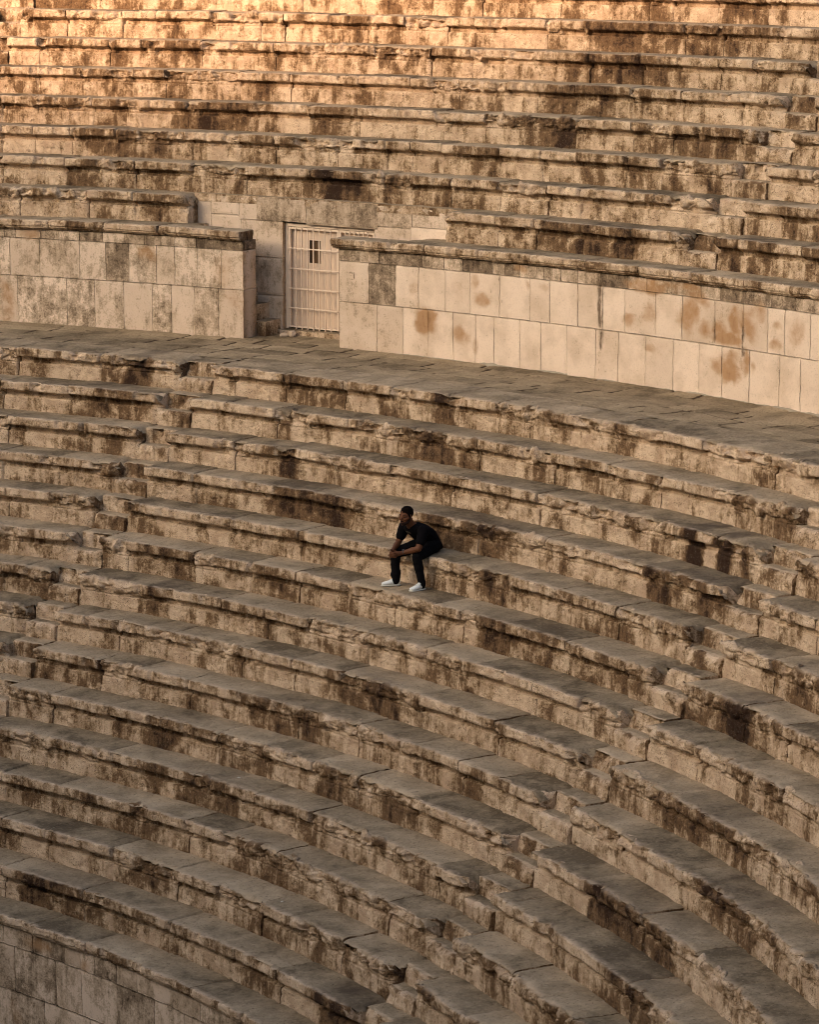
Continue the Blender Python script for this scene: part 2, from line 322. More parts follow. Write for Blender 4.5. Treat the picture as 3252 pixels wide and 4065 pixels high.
def build_block(parent, name, row, R, z0, a0, a1, prof, blk, mode, cap=(True, True), ds=.018, ends=(0, 0)):
    """one stone between angles a0, a1 (degrees); mode: 'seat' uses the preserved mouldings, 'worn' is all worn, 'crisp' all preserved"""
    PI, PW, top, lip, face = prof
    nrm = profile_normals(PI)
    ra, rb = R_(a0), R_(a1)
    L = (rb - ra) * R
    nu = max(6, int(L / ds)) + 1
    th = np.linspace(ra, rb, nu); s = th * R; deg = np.degrees(th)
    seed = (sum(ord(c) * 31 ** k for k, c in enumerate(row)) % 9973)
    if mode == 'seat':
        inside = np.zeros(nu)
        for p, q in INTACT.get(row, []):
            e = .05 / R * 57.3
            inside = np.maximum(inside, sstep(p - e, p + e * .6, deg) * (1 - sstep(q - e * .6, q + e, deg)))
        lo = [p for p, q in INTACT.get(row, [])]
        base = .62 + .55 * n1(s, seed, 1.3, 3) + .30 * blk
        w = inside * .04 + (1 - inside) * np.clip(base, .18, 1.0)
    elif mode == 'worn':
        inside = np.zeros(nu); w = np.clip(.75 + .5 * n1(s, seed, 1.6), .3, 1)
    else:
        inside = np.ones(nu); w = np.full(nu, .02)
    bite = np.zeros(nu)
    for p, wd, am in BITES.get(row, []):
        bite = np.maximum(bite, am * np.exp(-np.abs((s - R_(p) * R) / wd) ** 2.6))
    if mode != 'crisp':
        bite = bite + (1 - inside) * .085 * sstep(.12, .6, n1(s, seed + 5, 2.6, 3)) + .06 * sstep(.45, .75, n1(s, seed + 9, 3.4, 2)) + .022 * sstep(.1, .5, n1(s, seed + 19, 7.5, 2))
    crack = np.zeros(nu)
    if mode == 'seat' and L > .5:
        q = RNG.random()
        if q < .12 and inside.mean() < .5:         # a stone whose lip has gone altogether
            w = np.maximum(w, .85); bite = bite + .045 + .03 * n1(s, seed + 33, 2.2)
        if q > .80:                                # a stone cracked through
            sc = s[0] + L * RNG.uniform(.25, .75); crack = np.exp(-((s - sc) / .010) ** 2) * .022
    W2 = np.repeat(w[:, None], len(PI), 1)
    S2 = np.repeat(s[:, None], len(PI), 1)
    B3 = np.stack([S2, R + PI[None, :, 0] + 0 * S2, z0 + PI[None, :, 1] + 0 * S2], -1)   # unrolled coordinates
    nz = fbm(B3, 6.5, 3, .55, seed)
    wv = np.clip(W2 + (.55 * nz) * np.minimum(1, W2 * 2.2), 0, 1)
    wv = sstep(.12, .82, wv)
    dr = PI[None, :, 0] * (1 - wv) + PW[None, :, 0] * wv
    dz = PI[None, :, 1] * (1 - wv) + PW[None, :, 1] * wv
    # bites taken out of the lip
    fz = np.clip(1 + PI[:, 1] / .20, 0, 1) * np.where(top > .95, np.clip(1 - PI[:, 0] / .16, 0, 1), 1)
    bt = bite[:, None] * (1 + .7 * nz) * fz[None]
    dr = dr + bt * np.where(top > .95, 0, 1)[None]
    dz = dz - bt * .55 * (top > .5)[None] * np.clip(1 - PI[:, 0] / .14, 0, 1)[None]
    # rough skin
    rough = fbm(B3, 19, 3, .6, seed + 3)
    med = fbm(B3, 5.0, 2, .5, seed + 7)
    amp = np.where(top > .9, .0048, .0065)[None] + wv * face[None] * .015
    disp = rough * amp + med * (np.where(top > .9, .006, .007)[None] + wv * face[None] * .030)
    lump = fbm(B3, 9.5, 2, .5, seed + 31); disp = disp + np.clip(lump, -1, .6) * wv * face[None] * .028
    pits = np.clip(fbm(B3, 30, 2, .5, seed + 13) - .55, 0, 1) * .035 * np.where(top > .9, .3, 1)[None]
    disp = disp - pits - crack[:, None]
    fade = np.ones(len(PI)); fade[:2] = .3; 
    disp = disp * fade[None]
    # corners knocked off at the joints
    e = np.minimum(s - s[0], s[-1] - s)
    cw = .022 + .05 * (RNG.random() ** 3)
    jr = np.clip(1 - e / cw, 0, 1) ** 2 * (.010 + .020 * RNG.random() ** 2 + (.05 if (mode == 'seat' and RNG.random() < .16) else 0))
    jz = jr[:, None] * (.6 + .9 * np.abs(nz)) 
    for ee, k in ((s - s[0], ends[0]), (s[-1] - s, ends[1])):      # beside a stair the corner is broken away
        if k: jr = jr + k * (np.clip(1 - ee / (.10 + .10 * k * 5), 0, 1) ** 1.3)
    jz = jr[:, None] * (.6 + .9 * np.abs(nz))
    dr = dr + nrm[None, :, 0] * disp + jz * (top < .9)[None] * np.clip(1.15 + PI[:, 1] / .5, .35, 1)[None]
    dz = dz + nrm[None, :, 1] * disp - jz * .8 * (top > .4)[None]
    # the whole stone sits a little out of line
    tilt = (s - s.mean()) / max(L, .3) * RNG.normal(0, .006)
    dr = dr + RNG.normal(0, .008) + .010 * n1(s, seed + 21, .35, 2)[:, None]
    dz = dz + RNG.normal(0, .0045) + tilt[:, None]
    V = pol(R + dr, th[:, None] + 0 * dr, z0 + dz)
    nv = len(PI)
    F = grid_faces(nu, nv)
    verts = V.reshape(-1, 3)
    hg = np.clip(-PI[None, :, 1] / H, 0, 1) + 0 * dr
    st = np.zeros(nu); pale = np.zeros(nu)
    for c, wd, am in PALE.get(row, []):
        pale = np.maximum(pale, am * sstep(1.2, .6, np.abs(deg - c + .12 * n1(s, seed + 6, 6)) / wd))
    for c, wd, am in STAINS.get(row, []):
        st = np.maximum(st, am * sstep(1.25, .55, np.abs(deg - c + .12 * n1(s, seed + 2, 6)) / wd))
    st2 = (st - pale)[:, None] * (np.clip(.9 + .5 * med, 0, 1.3)) + 0 * dr
    at = dict(blk=np.full(nu * nv, blk), wear=wv.ravel(), hgt=hg.ravel(), stain=st2.ravel(),
              top=np.repeat(top[None], nu, 0).ravel(), lip=np.repeat(lip[None], nu, 0).ravel())
    # end faces, with vertices of their own
    zb = z0 + PI[-1, 1]; allv = [verts]; n0 = len(verts)
    for k, c in ((0, cap[0]), (nu - 1, cap[1])):
        if not c: continue
        ring = V[k]
        m = len(ring); rad = np.hypot(ring[:, 0], ring[:, 1]); zz = ring[:, 2]
        lay = 7; rows = []
        for q in range(lay):                       # rings shrinking towards the back foot of the stone
            f_ = q / (lay - 1)
            rq = rad * (1 - f_) + (R + PI[0, 0]) * f_; zq = zz * (1 - f_) + zb * f_
            rows.append(pol(rq, np.full(m, th[k]) + (0 if q == 0 else 1) * .012 / R * fbm(np.stack([rq, zq, 0 * rq + k], -1), 9, 3, .55, seed + k), zq))
        G = np.concatenate(rows)
        F.extend(grid_faces(lay, m, n0, flip=(k == 0))); n0 += lay * m; allv.append(G)
        hc = np.clip((z0 - G[:, 2]) / H, 0, 1); zo = np.zeros(len(G))
        for key, val in dict(blk=zo + blk, wear=zo + .6, hgt=hc, stain=zo + .25, top=zo, lip=zo).items(): at[key] = np.concatenate([at[key], val])
    verts = np.vstack(allv)
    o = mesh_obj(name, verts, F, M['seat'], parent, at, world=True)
    return o

def joints(row, a0, a1, R, mean=1.05):
    """angles of the joints between a0 and a1: at the ends of preserved mouldings where possible"""
    dm = 57.2958 / R
    cand = [a0]
    pts = sorted([p for q in INTACT.get(row, []) for p in q if a0 + .35 * dm < p < a1 - .35 * dm and RNG.random() < .8])
    for p in pts:
        if p - cand[-1] > .42 * dm: cand.append(p)
    cand.append(a1)
    out = [a0]
    for p in cand[1:]:
        gap = (p - out[-1]) / dm
        k = max(1, int(round(gap / (mean * RNG.uniform(.85, 1.25)))))
        w = RNG.uniform(.75, 1.25, k); w = np.cumsum(w) / w.sum()
        b = out[-1]
        out += [b + (p - b) * x for x in w]
    return out

ROWS = {}
def seat_row(row, label, spans, group, mode='seat', tread=None, mean=1.2):
    R, z0 = row_rz(row)
    t, h = (TR, H) if row[0] == 'L' else (TU, HU)
    prof = seat_profiles((tread or t) + OV + .05, h)
    mid = R_((spans[0][0] + spans[-1][1]) / 2)
    root = tag(empty('seat_row', (R * math.sin(mid), R * math.cos(mid), z0)), label, 'seat row', group)
    for a0, a1 in spans:
        J = joints(row, a0, a1, R, mean)
        for kj, (p, q) in enumerate(zip(J[:-1], J[1:])):
            en = (RNG.uniform(.02, .07) if kj == 0 else 0, RNG.uniform(.08, .16) if kj == len(J) - 2 else 0)
            g = RNG.choice([.003, .005, .008, .014], p=[.4, .3, .2, .1]) / R * 57.3
            build_block(root, 'seat_block', row, R, z0, p + g / 2, q - g / 2, prof, float(RNG.uniform(-1, 1)), mode, ends=en, ds=(.018 if VIS[row][0] - 2.5 < q and p < VIS[row][1] + 1.5 else .04))
    ROWS[row] = root
    return root

STAIR_FAR = (44.4, 45.6)
STAIR = {'lower_left': (70.98, 72.22), 'lower_right': (97.35, 98.92), 'upper_right': (85.10, 86.25), 'upper_left': (57.30, 58.22)}
def cut(a0, a1, *holes):
    out = []; p = a0
    for h0, h1 in sorted(holes):
        if h0 - p > .3: out.append((p, h0 + RNG.uniform(-.05, .05)))
        p = h1 + RNG.uniform(-.05, .05)
    if a1 - p > .3: out.append((p, a1))
    return out

VIS = {'L0': (64.1, 97.2), 'L1': (64.8, 98.7), 'L2': (65.5, 100.3), 'L3': (66.3, 102.1), 'L4': (67.2, 104), 'L5': (68, 106.2), 'L6': (69, 108.6), 'L7': (70, 111.3), 'L8': (71, 117.8), 'L9': (72, 115.2), 'L10': (73.2, 111.6),
       'L11': (74.5, 108), 'L12': (75.8, 104), 'L13': (77.2, 99.6), 'L14': (78.8, 94.8), 'U1': (60.5, 90.1), 'U2': (60, 89.2), 'U3': (59.4, 88.2), 'U4': (59, 87.4), 'U5': (58.5, 86.5), 'U6': (58, 85.7), 'U7': (57.6, 84.9), 'U8': (57.2, 84.2)}
LAB = {
 'L0': 'worn front row of seat blocks forming the outer edge of the paved walkway',
 'L1': 'stone seat row just below the edge of the paved walkway, first step down',
 'L2': 'chipped seat row second below the walkway edge, black stained at far right',
 'L3': "seat row rising directly behind the seated man's back, long dark shadowed moulding",
 'L4': 'eroded limestone seat row on which the man in black is sitting',
 'L5': 'seat row under the seated man, where his white sneakers stand',
 'L6': "seat row immediately below the one holding the man's white sneakers",
 'L7': "second seat row below the one holding the man's white sneakers",
 'L8': "third seat row below the man's white sneakers, mid bottom half, both ends leaving the frame",
 'L9': "fourth seat row below the man's white sneakers, five above the lowest seat row",
 'L10': 'fourth seat row above the lowest one, lumpy worn edge crossing the lower left',
 'L11': 'seat row with crisp pale double moulding at left edge, third from the bottom wall',
 'L12': 'second seat row from the bottom, pale clean riser with rusty drips at left',
 'L13': 'lowest seat row, smooth edged, ending in a dark broken block at the bottom',
 'U1': 'seat row resting on the podium walls and broken off either side of the gateway',
 'U2': 'seat row passing just above the gate lintel, with one blackened block',
 'U3': 'upper seat row second above the gate lintel, worn flat mouldings',
 'U4': 'upper seat row third above the gate lintel, long straight shadowed mouldings',
 'U5': 'upper seat row fourth above the gate lintel, interrupted by a stair at far right',
 'U6': 'upper seat row third from the top edge, half lit by warm sun',
 'U7': 'second highest seat row, glowing orange in the low sun',
 'U8': 'topmost seat row, cut by the upper edge and brightest in the sun'}
EXL, EXR = 11.0, 6.0
for n in range(14):
    r = 'L%d' % n
    a0, a1 = VIS[r][0] - EXL, VIS[r][1] + EXR
    holes = [h for h in (STAIR['lower_left'], STAIR['lower_right']) if a0 + .5 < h[0] and h[1] < a1 - .3]
    seat_row(r, LAB[r], cut(a0, a1, *holes), 'stone seat rows below the walkway', tread=(.70 if n == 0 else None), mean=(1.35 if n > 10 else 1.2))
for n in range(1, 9):
    r = 'U%d' % n
    a0, a1 = VIS[r][0] - EXL, VIS[r][1] + EXR
    holes = [h for h in (STAIR['upper_left'], STAIR['upper_right']) if a0 + .5 < h[0] and h[1] < a1 - .3]
    if n < 6: holes = [h for h in holes if h[0] > 70]
    if n == 8: holes = [h for h in holes if h[0] < 70]
    if n == 1: holes.append((67.03, 76.48))
    seat_row(r, LAB[r], cut(a0, a1, *holes), 'stone seat rows above the podium walls')

# ------------------------------------------------------------------ stairs cut through the rows
def stairway(key, rows, label):
    a0, a1 = STAIR[key]
    R, z0 = row_rz(rows[-1]); m = R_((a0 + a1) / 2)
    root = tag(empty('stairway', (R * math.sin(m), R * math.cos(m), z0)), label, 'stairs', 'narrow stairs cut through the seat rows')
    for r in rows:
        R, z0 = row_rz(r)
        t, h = (TR, H) if r[0] == 'L' else (TU, HU)
        prof = step_profiles(h, (.70 if r == 'L0' else t) + OV + .05)
        build_block(root, 'step_block', r + 's', R, z0 - RNG.uniform(0, .01), a0 - .02, a1 + .02, prof, float(RNG.uniform(-.6, .9)), 'worn')
    return root
stairway('lower_left', ['L%d' % k for k in range(0, 14)], 'narrow stone stair climbing the lower left seat rows to the walkway near the gate')
stairway('lower_right', ['L%d' % k for k in range(0, 14)], 'long narrow stone stair climbing diagonally through the lower right seat rows')
stairway('upper_right', ['U%d' % k for k in range(1, 8)], 'half-height steps cut through the upper seat rows beside the right edge')
stairway('upper_left', ['U6', 'U7', 'U8'], 'small sunlit steps cut through the seat rows in the top left corner')

# ------------------------------------------------------------------ walls of squared stone
def ashlar(parent, name, a0, a1, z0, z1, R=RW, depth=.36, blk=.3, dirt=0.0, stains=(), streaks=(), ds=.024, gap=.0055, chip=.008, mat='wall', out=0.0, roughk=1.0):
    g = gap / 2
    ra, rb = R_(a0) + g / R, R_(a1) - g / R
    za, zb = z0 + g, z1 - g
    nu = max(5, int((rb - ra) * R / ds)) + 1; nv = max(5, int((zb - za) / ds)) + 1
    th = np.linspace(ra, rb, nu)[:, None] + np.zeros((1, nv)); z = np.linspace(zb, za, nv)[None] + np.zeros((nu, 1))
    s = th * R
    B = np.stack([s, z, 0 * s + R], -1)
    e = np.minimum(np.minimum(s - s[0, 0], s[-1, 0] - s), np.minimum(zb - z, z - za))
    n5 = fbm(B, 5, 3, .55, 3); n20 = fbm(B, 24, 3, .6, 5)
    edge = np.clip(1 - e / (.012 + chip * 2.2 * np.abs(n5)), 0, 1) ** 1.5
    dr = edge * (.004 + chip * np.abs(n5) * 2.5) + (.0022 * n20 + .004 * n5) * roughk - out + RNG.normal(0, .0018)
    V = pol(R + dr, th, z).reshape(-1, 3)
    F = grid_faces(nu, nv)
    ring = [(i, 0) for i in range(nu)] + [(nu - 1, j) for j in range(1, nv)] + [(i, nv - 1) for i in range(nu - 2, -1, -1)] + [(0, j) for j in range(nv - 2, 0, -1)]
    idx = [i * nv + j for i, j in ring]
    n0 = len(V); K = len(idx)
    back = np.array([pol(R + depth, th[i, j], z[i, j]) for i, j in ring])
    # a middle ring keeps end faces rough
    midr = np.array([pol(R + depth * .5 + .006 * RNG.normal(), th[i, j], z[i, j]) for i, j in ring])
    V = np.vstack([V, midr, back])
    for k in range(K):
        k2 = (k + 1) % K
        F.append([idx[k], n0 + k, n0 + k2, idx[k2]])
        F.append([n0 + k, n0 + K + k, n0 + K + k2, n0 + k2])
    F.append([n0 + K + k for k in range(K)][::-1])
    deg = np.degrees(th); ru = np.zeros_like(s); sk = np.zeros_like(s)
    W1, W3 = fbm(B, 2.6, 4, .6, 61), fbm(B, 2.6, 4, .6, 67)
    for c, cz, w, hh, am in stains:
        ru = np.maximum(ru, am * np.exp(-(((deg - c + .55 * w * W1) / (w * .95)) ** 2 + ((z - cz + .6 * hh * W3) / (hh * .95)) ** 2) ** 1.5))
    for c, cz, w, hh, am in streaks:
        sk = np.maximum(sk, am * sstep(1.9, .2, np.abs(deg - c + .05 * n5) / w) * sstep(1.3, .6, np.abs(z - cz) / hh))
    def ext(a): return np.concatenate([a.ravel(), np.full(2 * K, float(np.mean(a)))])
    one = np.ones_like(s)
    at = dict(blk=ext(one * blk), dirt=ext(one * dirt), rust=ext(ru), streak=ext(sk))
    if mat == 'seat':
        at = dict(blk=ext(one * (blk * 2 - 1)), wear=ext(one * .5), hgt=ext(np.clip((zb - z) / H, 0, 1)), stain=ext(one * dirt), top=ext(one * 0), lip=ext(one * 0))
        at['top'][-2 * K:] = 0
    return mesh_obj(name, V, F, M[mat], parent, at, world=True)

def coping_profiles(back):
    I = [(back, 0), (.12, 0), (.03, 0), (.008, -.006), (0, -.022), (0, -.092), (.012, -.100), (.020, -.104), (.024, -.128), (.060, -.136), (.066, -.156), (.150, -.160)]
    Wn = [(back, 0), (.14, -.002), (.05, -.008), (.024, -.020), (.010, -.040), (.012, -.090), (.020, -.100), (.026, -.106), (.030, -.128), (.060, -.137), (.066, -.156), (.150, -.160)]
    n = [max(6, int(back / .04)), 4, 2, 2, 6, 1, 1, 2, 2, 2, 2]
    PI, PW = seg_profile(I, n), seg_profile(Wn, n)
    nt = n[0] + n[1]
    top = np.zeros(len(PI)); top[:nt] = 1; top[nt] = .9; top[nt + 1] = .5
    lip = np.zeros(len(PI)); lip[:nt + 3] = np.clip(1 - PI[:nt + 3, 0] / .12, 0, 1)
    face = np.zeros(len(PI)); face[nt:nt + 10] = .35
    return PI, PW, top, lip, face

INTACT['C'] = [(a + .03, a + 1.93) for a in np.arange(47, 100, 1.97)]
INTACT['P'] = [(a + .06, a + 3.0) for a in np.arange(65, 102, 3.1)]
def podium_wall(label, a0, a1, R, ztop, zs, cop_spans, courses, frieze, seedrow, stains=(), streaks=(), row='C', depth=.36):
    m = R_((a0 + a1) / 2)
    root = tag(empty('podium_wall', (R * math.sin(m), R * math.cos(m), zs[-1])), label, 'wall', kind='thing')
    for c0, c1, back in cop_spans:
        J = joints(row, c0, c1, R, 1.15)
        for p, q in zip(J[:-1], J[1:]):
            build_block(root, 'coping', row, R - .10, ztop, p + .004, q - .004, coping_profiles(back), float(RNG.uniform(-.9, .9)), 'seat')
    def course(z1, z0, J, dirts, blks, name, **kw):
        for k, (p, q) in enumerate(zip(J[:-1], J[1:])):
            ashlar(root, name, p, q, z0, z1, R, depth, blks[k % len(blks)], dirts[k % len(dirts)],
                   [s for s in stains if p - 1.2 < s[0] < q + 1.2], [s for s in streaks if p - .5 < s[0] < q + .5], **kw)
    course(zs[0], zs[1], frieze[0], frieze[1], [.2, .6, .4, .8, .3], 'frieze_block')
    for (z1, z0), (J, dirts, blks) in zip(zip(zs[1:-1], zs[2:]), courses):
        course(z1, z0, J, dirts, blks, 'ashlar_block')
    return root

wl = podium_wall('low podium wall left of the gate, patchy grey ashlar under a worn coping', 49, 69.71, RW, ZU0, (1.548, 1.39, .775, -.03),
    [(49, 67.40, .575), (67.40, 69.68, .42)],
    [([49, 50.4, 51.9, 53, 54.6, 55.8, 57, 58.1, 59.4, 60.5, 61.235, 62.305, 63.747, 64.694, 65.538, 66.542, 67.2, 68.033, 68.901, 69.71], [.3, .2, .4, .3, .2, .3, .2, .3, .2, .3, .26, .34, .36, .66, .36, .22, .34, .36, .24, .32], [.2, .5, .3, .2, .4, .3, .5, .7, .3, .2, .6, .5, .35, .6]),
     ([49, 51, 52.4, 53.6, 55.3, 57, 58.3, 59.7, 61.477, 63.263, 64.272, 65.333, 66.373, 67.076, 67.918, 68.797, 69.71], [.3, .4, .2, .3, .4, .3, .2, .25, .42, .52, .30, .18, .46, .12, .34, .24], [.5, .2, .4, .4, .6, .25, .2, .5, .1, .2, .4])],
    ([49, 51, 53, 55, 57, 58.5, 60, 61.05, 61.45, 62.35, 63.0, 63.75, 64.6, 65.4, 66.1, 67.2, 68.0, 69.71], [.4, .5, .6, .4, .4, .5, .4, .5, .3, .55, .5, .75, .4, .5, .6, .5, .85]), 1,
    stains=[(61.1, .4, .3, .4, .5), (66.2, 1.25, .35, .15, .5), (69.0, 1.0, .6, .3, .35), (69.4, .6, .5, .2, .35), (61.8, 1.45, .5, .1, .5)])

wr = podium_wall('long podium wall right of the gate, clean cream ashlar with rusty stains', 73.24, 95.5, RW, ZU0, (1.548, 1.36, .735, -.03),
    [(73.06, 75.35, .42), (75.35, 95.5, .575)],
    [([73.24, 74.313, 75.319, 76.158, 77.156, 78.058, 79.155, 80.286, 81.014, 82.049, 82.97, 83.785, 84.928, 85.913, 87.115, 88.166, 89.068, 89.7, 90.647, 91.6, 92.7, 93.8, 95.5],
      [.02, .66, .0, -.1, -.05, -.1, -.1, -.1, -.1, -.08, -.1, .0, -.1, .02, .06, .0, -.05, -.02, .0, .1, .0, .1], [.3, .8, .1, .05, .2, .15, .05, .2, .1, .3, .05, .3, .15, .5, .6, .5, .1, .2, .15, .4]),
     ([73.24, 74.616, 75.581, 76.528, 77.45, 78.276, 78.961, 79.912, 80.696, 81.654, 82.728, 83.563, 84.576, 85.606, 86.573, 87.41, 88.43, 89.536, 90.312, 91.3, 92.2, 93.4, 95.5],
      [.06, .12, -.05, -.1, -.1, -.1, -.1, -.1, -.1, -.1, -.05, -.1, -.05, -.1, -.05, .05, -.05, -.1, -.02, .0, .1], [.45, .55, .1, .05, .15, .1, .0, .1, .05, .1, .2, .1, .35, .05, .1, .25, .15, .1, .2, .4])],
    ([73.24, 74.0, 74.7, 75.35, 76.3, 77.1, 77.8, 78.9, 79.35, 79.9, 80.8, 81.4, 82.05, 82.9, 83.9, 84.6, 85.5, 86.6, 87.3, 88.1, 89.2, 90.1, 91, 92, 93.2, 95.5],
     [.6, .4, .65, .72, .5, .4, .8, .4, .7, .5, .5, .5, .4, .7, .4, .5, .55, .45, .65, .72, .8, .55, .5, .6, .5]), 2, stains=STAIN + [(84.8, 1.45, .9, .12, .7), (86.2, 1.47, .8, .1, .6), (80.0, 1.46, .3, .08, .6)], streaks=STREAK + [(73.70, 1.19, .10, .018, 1.0), (73.80, 1.14, .03, .05, 1.0), (73.74, 1.09, .07, .012, .9), (76.16, 1.3, .03, .03, 1.0), (79.16, 1.3, .02, .03, 1.0)])

# bottom left: wall of the orchestra with its coping slabs
R14, Z14 = row_rz('L14')
wb = podium_wall('tall grey-brown ashlar wall under smooth coping in the bottom left corner', 66, 99, R14 + .10, Z14, (Z14 - .16, Z14 - .42, Z14 - 1.03, Z14 - 1.65, Z14 - 2.5),
    [(66, 99, .66)],
    [([66, 68, 70, 71.5, 73, 74.6, 76.3, 77.9, 79.175, 81.478, 82.929, 84.97, 87.211, 89, 91.1, 93, 95, 97, 99], [.4, .3, .5, .4, .3, .4, .5, .50, .54, .34, .3, .56, .34, .4, .4, .5, .4, .4], [.4, .6, .5, .7, .8, .4, .3, .8, .4, .5]),
     ([66, 68.5, 71, 73, 75.2, 77.2, 78.951, 80.803, 83.397, 85.6, 87.4, 89.6, 91.5, 94, 96.5, 99], [.3, .5, .4, .3, .4, .26, .5, .24, .3, .4, .4, .3, .5, .4, .4], [.2, .4, .15, .6, .3, .4, .5, .4]),
     ([66, 70, 73, 76, 79.6, 82, 85, 88, 91, 94, 99], [.1, .2, .1, .2], [.4, .6, .3, .5])],
    ([66, 68, 70, 73, 75, 77, 78.6, 80.2, 82.0, 82.9, 83.7, 85.0, 86.2, 88.2, 90, 92, 94, 96.5, 99], [.5, .4, .5, .5, .4, .5, .45, .6, .3, .4, .6, .35, .2, .3, .5, .5, .4, .5]), 3,
    stains=[(80.6, -6.45, .8, .12, .5), (83.3, -6.5, .4, .1, .5), (79.2, -7.5, .5, .2, .3)], row='P', depth=.4)

# mortar run along the foot of the right wall
def mortar_run():
    th = np.linspace(R_(75.3), R_(95.5), 500); s = th * RW
    w = np.clip(.045 + .05 * n1(s, 4, 1.6) + .02 * n1(s, 8, 9), .004, .14); h = np.clip(.025 + .025 * n1(s, 6, 1.9) + .012 * n1(s, 9, 9), .003, .07)
    w *= sstep(.9, 1.05, np.abs(th * 57.2958 - 82.0) + .2); 
    A = pol(RW - w, th, 0 * th - .004); Bq = pol(RW - w * .45, th, h * .7); Cq = pol(RW + .02, th, h)
    V = np.concatenate([A, Bq, Cq]); n = len(th)
    F = [[r * n + i, r * n + i + 1, (r + 1) * n + i + 1, (r + 1) * n + i] for r in range(2) for i in range(n - 1)]
    mesh_obj('mortar_fillet', V, F, M['mortar'], wr, world=True)
mortar_run()

# ------------------------------------------------------------------ gateway
m = R_(71.7)
gw = tag(empty('gateway_wall', (RB * math.sin(m), RB * math.cos(m), 0)), 'recessed stone gateway between the podium walls, with a dark three-stone lintel', 'gateway', kind='thing')
GA, GB, GZ0, GZ1 = 70.10, 73.40, .10, 1.775
ZT = 2.168
for a0, a1, z0, z1, bk, dt in [
    (66.95, 67.55, 1.55, ZT, .3, .1), (67.55, 68.55, 1.86, ZT, .3, .12), (68.55, 69.2, 1.80, ZT, .5, .22), (67.55, 68.6, 1.30, 1.86, .35, .15), (68.6, GA, 1.22, 1.80, .55, .30), (66.95, 67.55, .62, 1.55, .5, .2),
    (67.55, 68.6, .62, 1.30, .5, .2), (68.6, GA, .62, 1.22, .6, .26), (66.95, GA, -.03, .62, .6, .2),
    (GB, 74.75, 1.83, ZT, .4, .3), (74.75, 76.62, 1.86, ZT, .35, .25), (GB, 74.7, 1.3, 1.83, .4, .1), (74.7, 76.62, 1.60, 1.86, -.1, -.3), (74.7, 76.62, .9, 1.60, .3, .1), (GB, 74.7, .62, 1.3, .4, .1), (GB, 76.62, -.03, .62, .5, .2), (74.7, 76.62, .62, .9, .4, .1)]:
    ashlar(gw, 'ashlar_block', a0, a1, z0, z1, RB, .30, bk, dt, chip=.010)
for a0, a1, bk in [(69.2, 70.95, .8), (70.95, 72.05, .8), (72.05, 73.55, .9)]:
    ashlar(gw, 'lintel_stone', a0, a1, 1.80 if a0 < 69.5 else 1.775, ZT, RB - .012, .32, bk, .55, chip=.012)
# ledge above the lintel, sill under the gate, steps behind the piers, landings
def slab(parent, name, a0, a1, r0, r1, z0, z1, mat='seat', dirt=.2, blk=.0):
    nu = max(4, int((R_(a1 - a0)) * r0 / .03)); nv = max(4, int((r1 - r0) / .03)); th = np.linspace(R_(a0), R_(a1), nu)
    r = np.linspace(r1, r0, nv)
    T = np.stack(np.meshgrid(th, r, indexing='ij'), -1)
    Bq = np.stack([T[..., 0] * r0, T[..., 1], 0 * T[..., 0]], -1)
    zz = z1 + .005 * fbm(Bq, 7, 3, .5, 4) + .003 * fbm(Bq, 25, 2, .5, 6)
    topv = pol(T[..., 1], T[..., 0], zz).reshape(-1, 3); F = grid_faces(nu, nv)
    nz_ = max(3, int((z1 - z0) / .03)); V = [topv]; n0 = len(topv); att = [np.ones(len(topv))]
    def side(A, Bv):
        nonlocal n0
        k = len(A); t = np.linspace(0, 1, nz_)[:, None, None]
        G = (A[None] * (1 - t) + Bv[None] * t)
        dn = .008 * fbm(G * 1.0, 9, 3, .55, 8); c = np.linalg.norm(G[..., :2], axis=-1, keepdims=True)
        G[1:, :, :2] *= (1 - (dn / c[..., 0])[1:, :, None]); V.append(G.reshape(-1, 3)); F.extend(grid_faces(nz_, k, n0)); n0 += nz_ * k; att.append(np.zeros(nz_ * k))
    G = topv.reshape(nu, nv, 3)
    def low(a): b = a.copy(); b[:, 2] = z0; return b
    side(G[:, -1], low(G[:, -1])); side(G[0][::-1], low(G[0][::-1])); side(G[-1], low(G[-1])); side(G[::-1, 0], low(G[::-1, 0]))
    V = np.vstack(V); t_ = np.concatenate(att); n = len(V)
    z = V[:, 2]
    at = dict(blk=np.full(n, blk), wear=np.full(n, .5), hgt=np.clip((z1 - z) / H, 0, 1), stain=np.full(n, dirt), top=t_, lip=np.zeros(n), joint=np.zeros(n), dirt=np.full(n, dirt), rust=np.zeros(n), streak=np.zeros(n))
    return mesh_obj(name, V, F, M[mat], parent, at, world=True)
slab(gw, 'ledge', 66.98, 76.55, RB - .006, 31.10, ZT - .12, ZT + .004, dirt=.1)
slab(gw, 'threshold', 69.95, 73.5, 30.80, 31.2, -.05, .095, dirt=.05, blk=-.5)
def recess_stair(label, cells):
    a = R_(cells[0][0]); root = tag(empty('recess_stair', (30.65 * math.sin(a), 30.65 * math.cos(a), 0)), label, 'stairs', 'stairs hidden behind the podium walls')
    for a0, a1, zt in cells: slab(root, 'step_block', a0, a1, 30.47, RB - .004, -.04, zt, blk=float(RNG.uniform(-.5, .5)), dirt=.1)
recess_stair('short dark steps tucked behind the end of the left podium wall', [(69.62, 70.02, .25), (69.20, 69.62, .50), (68.78, 69.20, .78), (68.36, 68.78, 1.06), (67.94, 68.36, 1.34), (67.46, 67.94, 1.60), (66.98, 67.46, ZU0 - .006)])
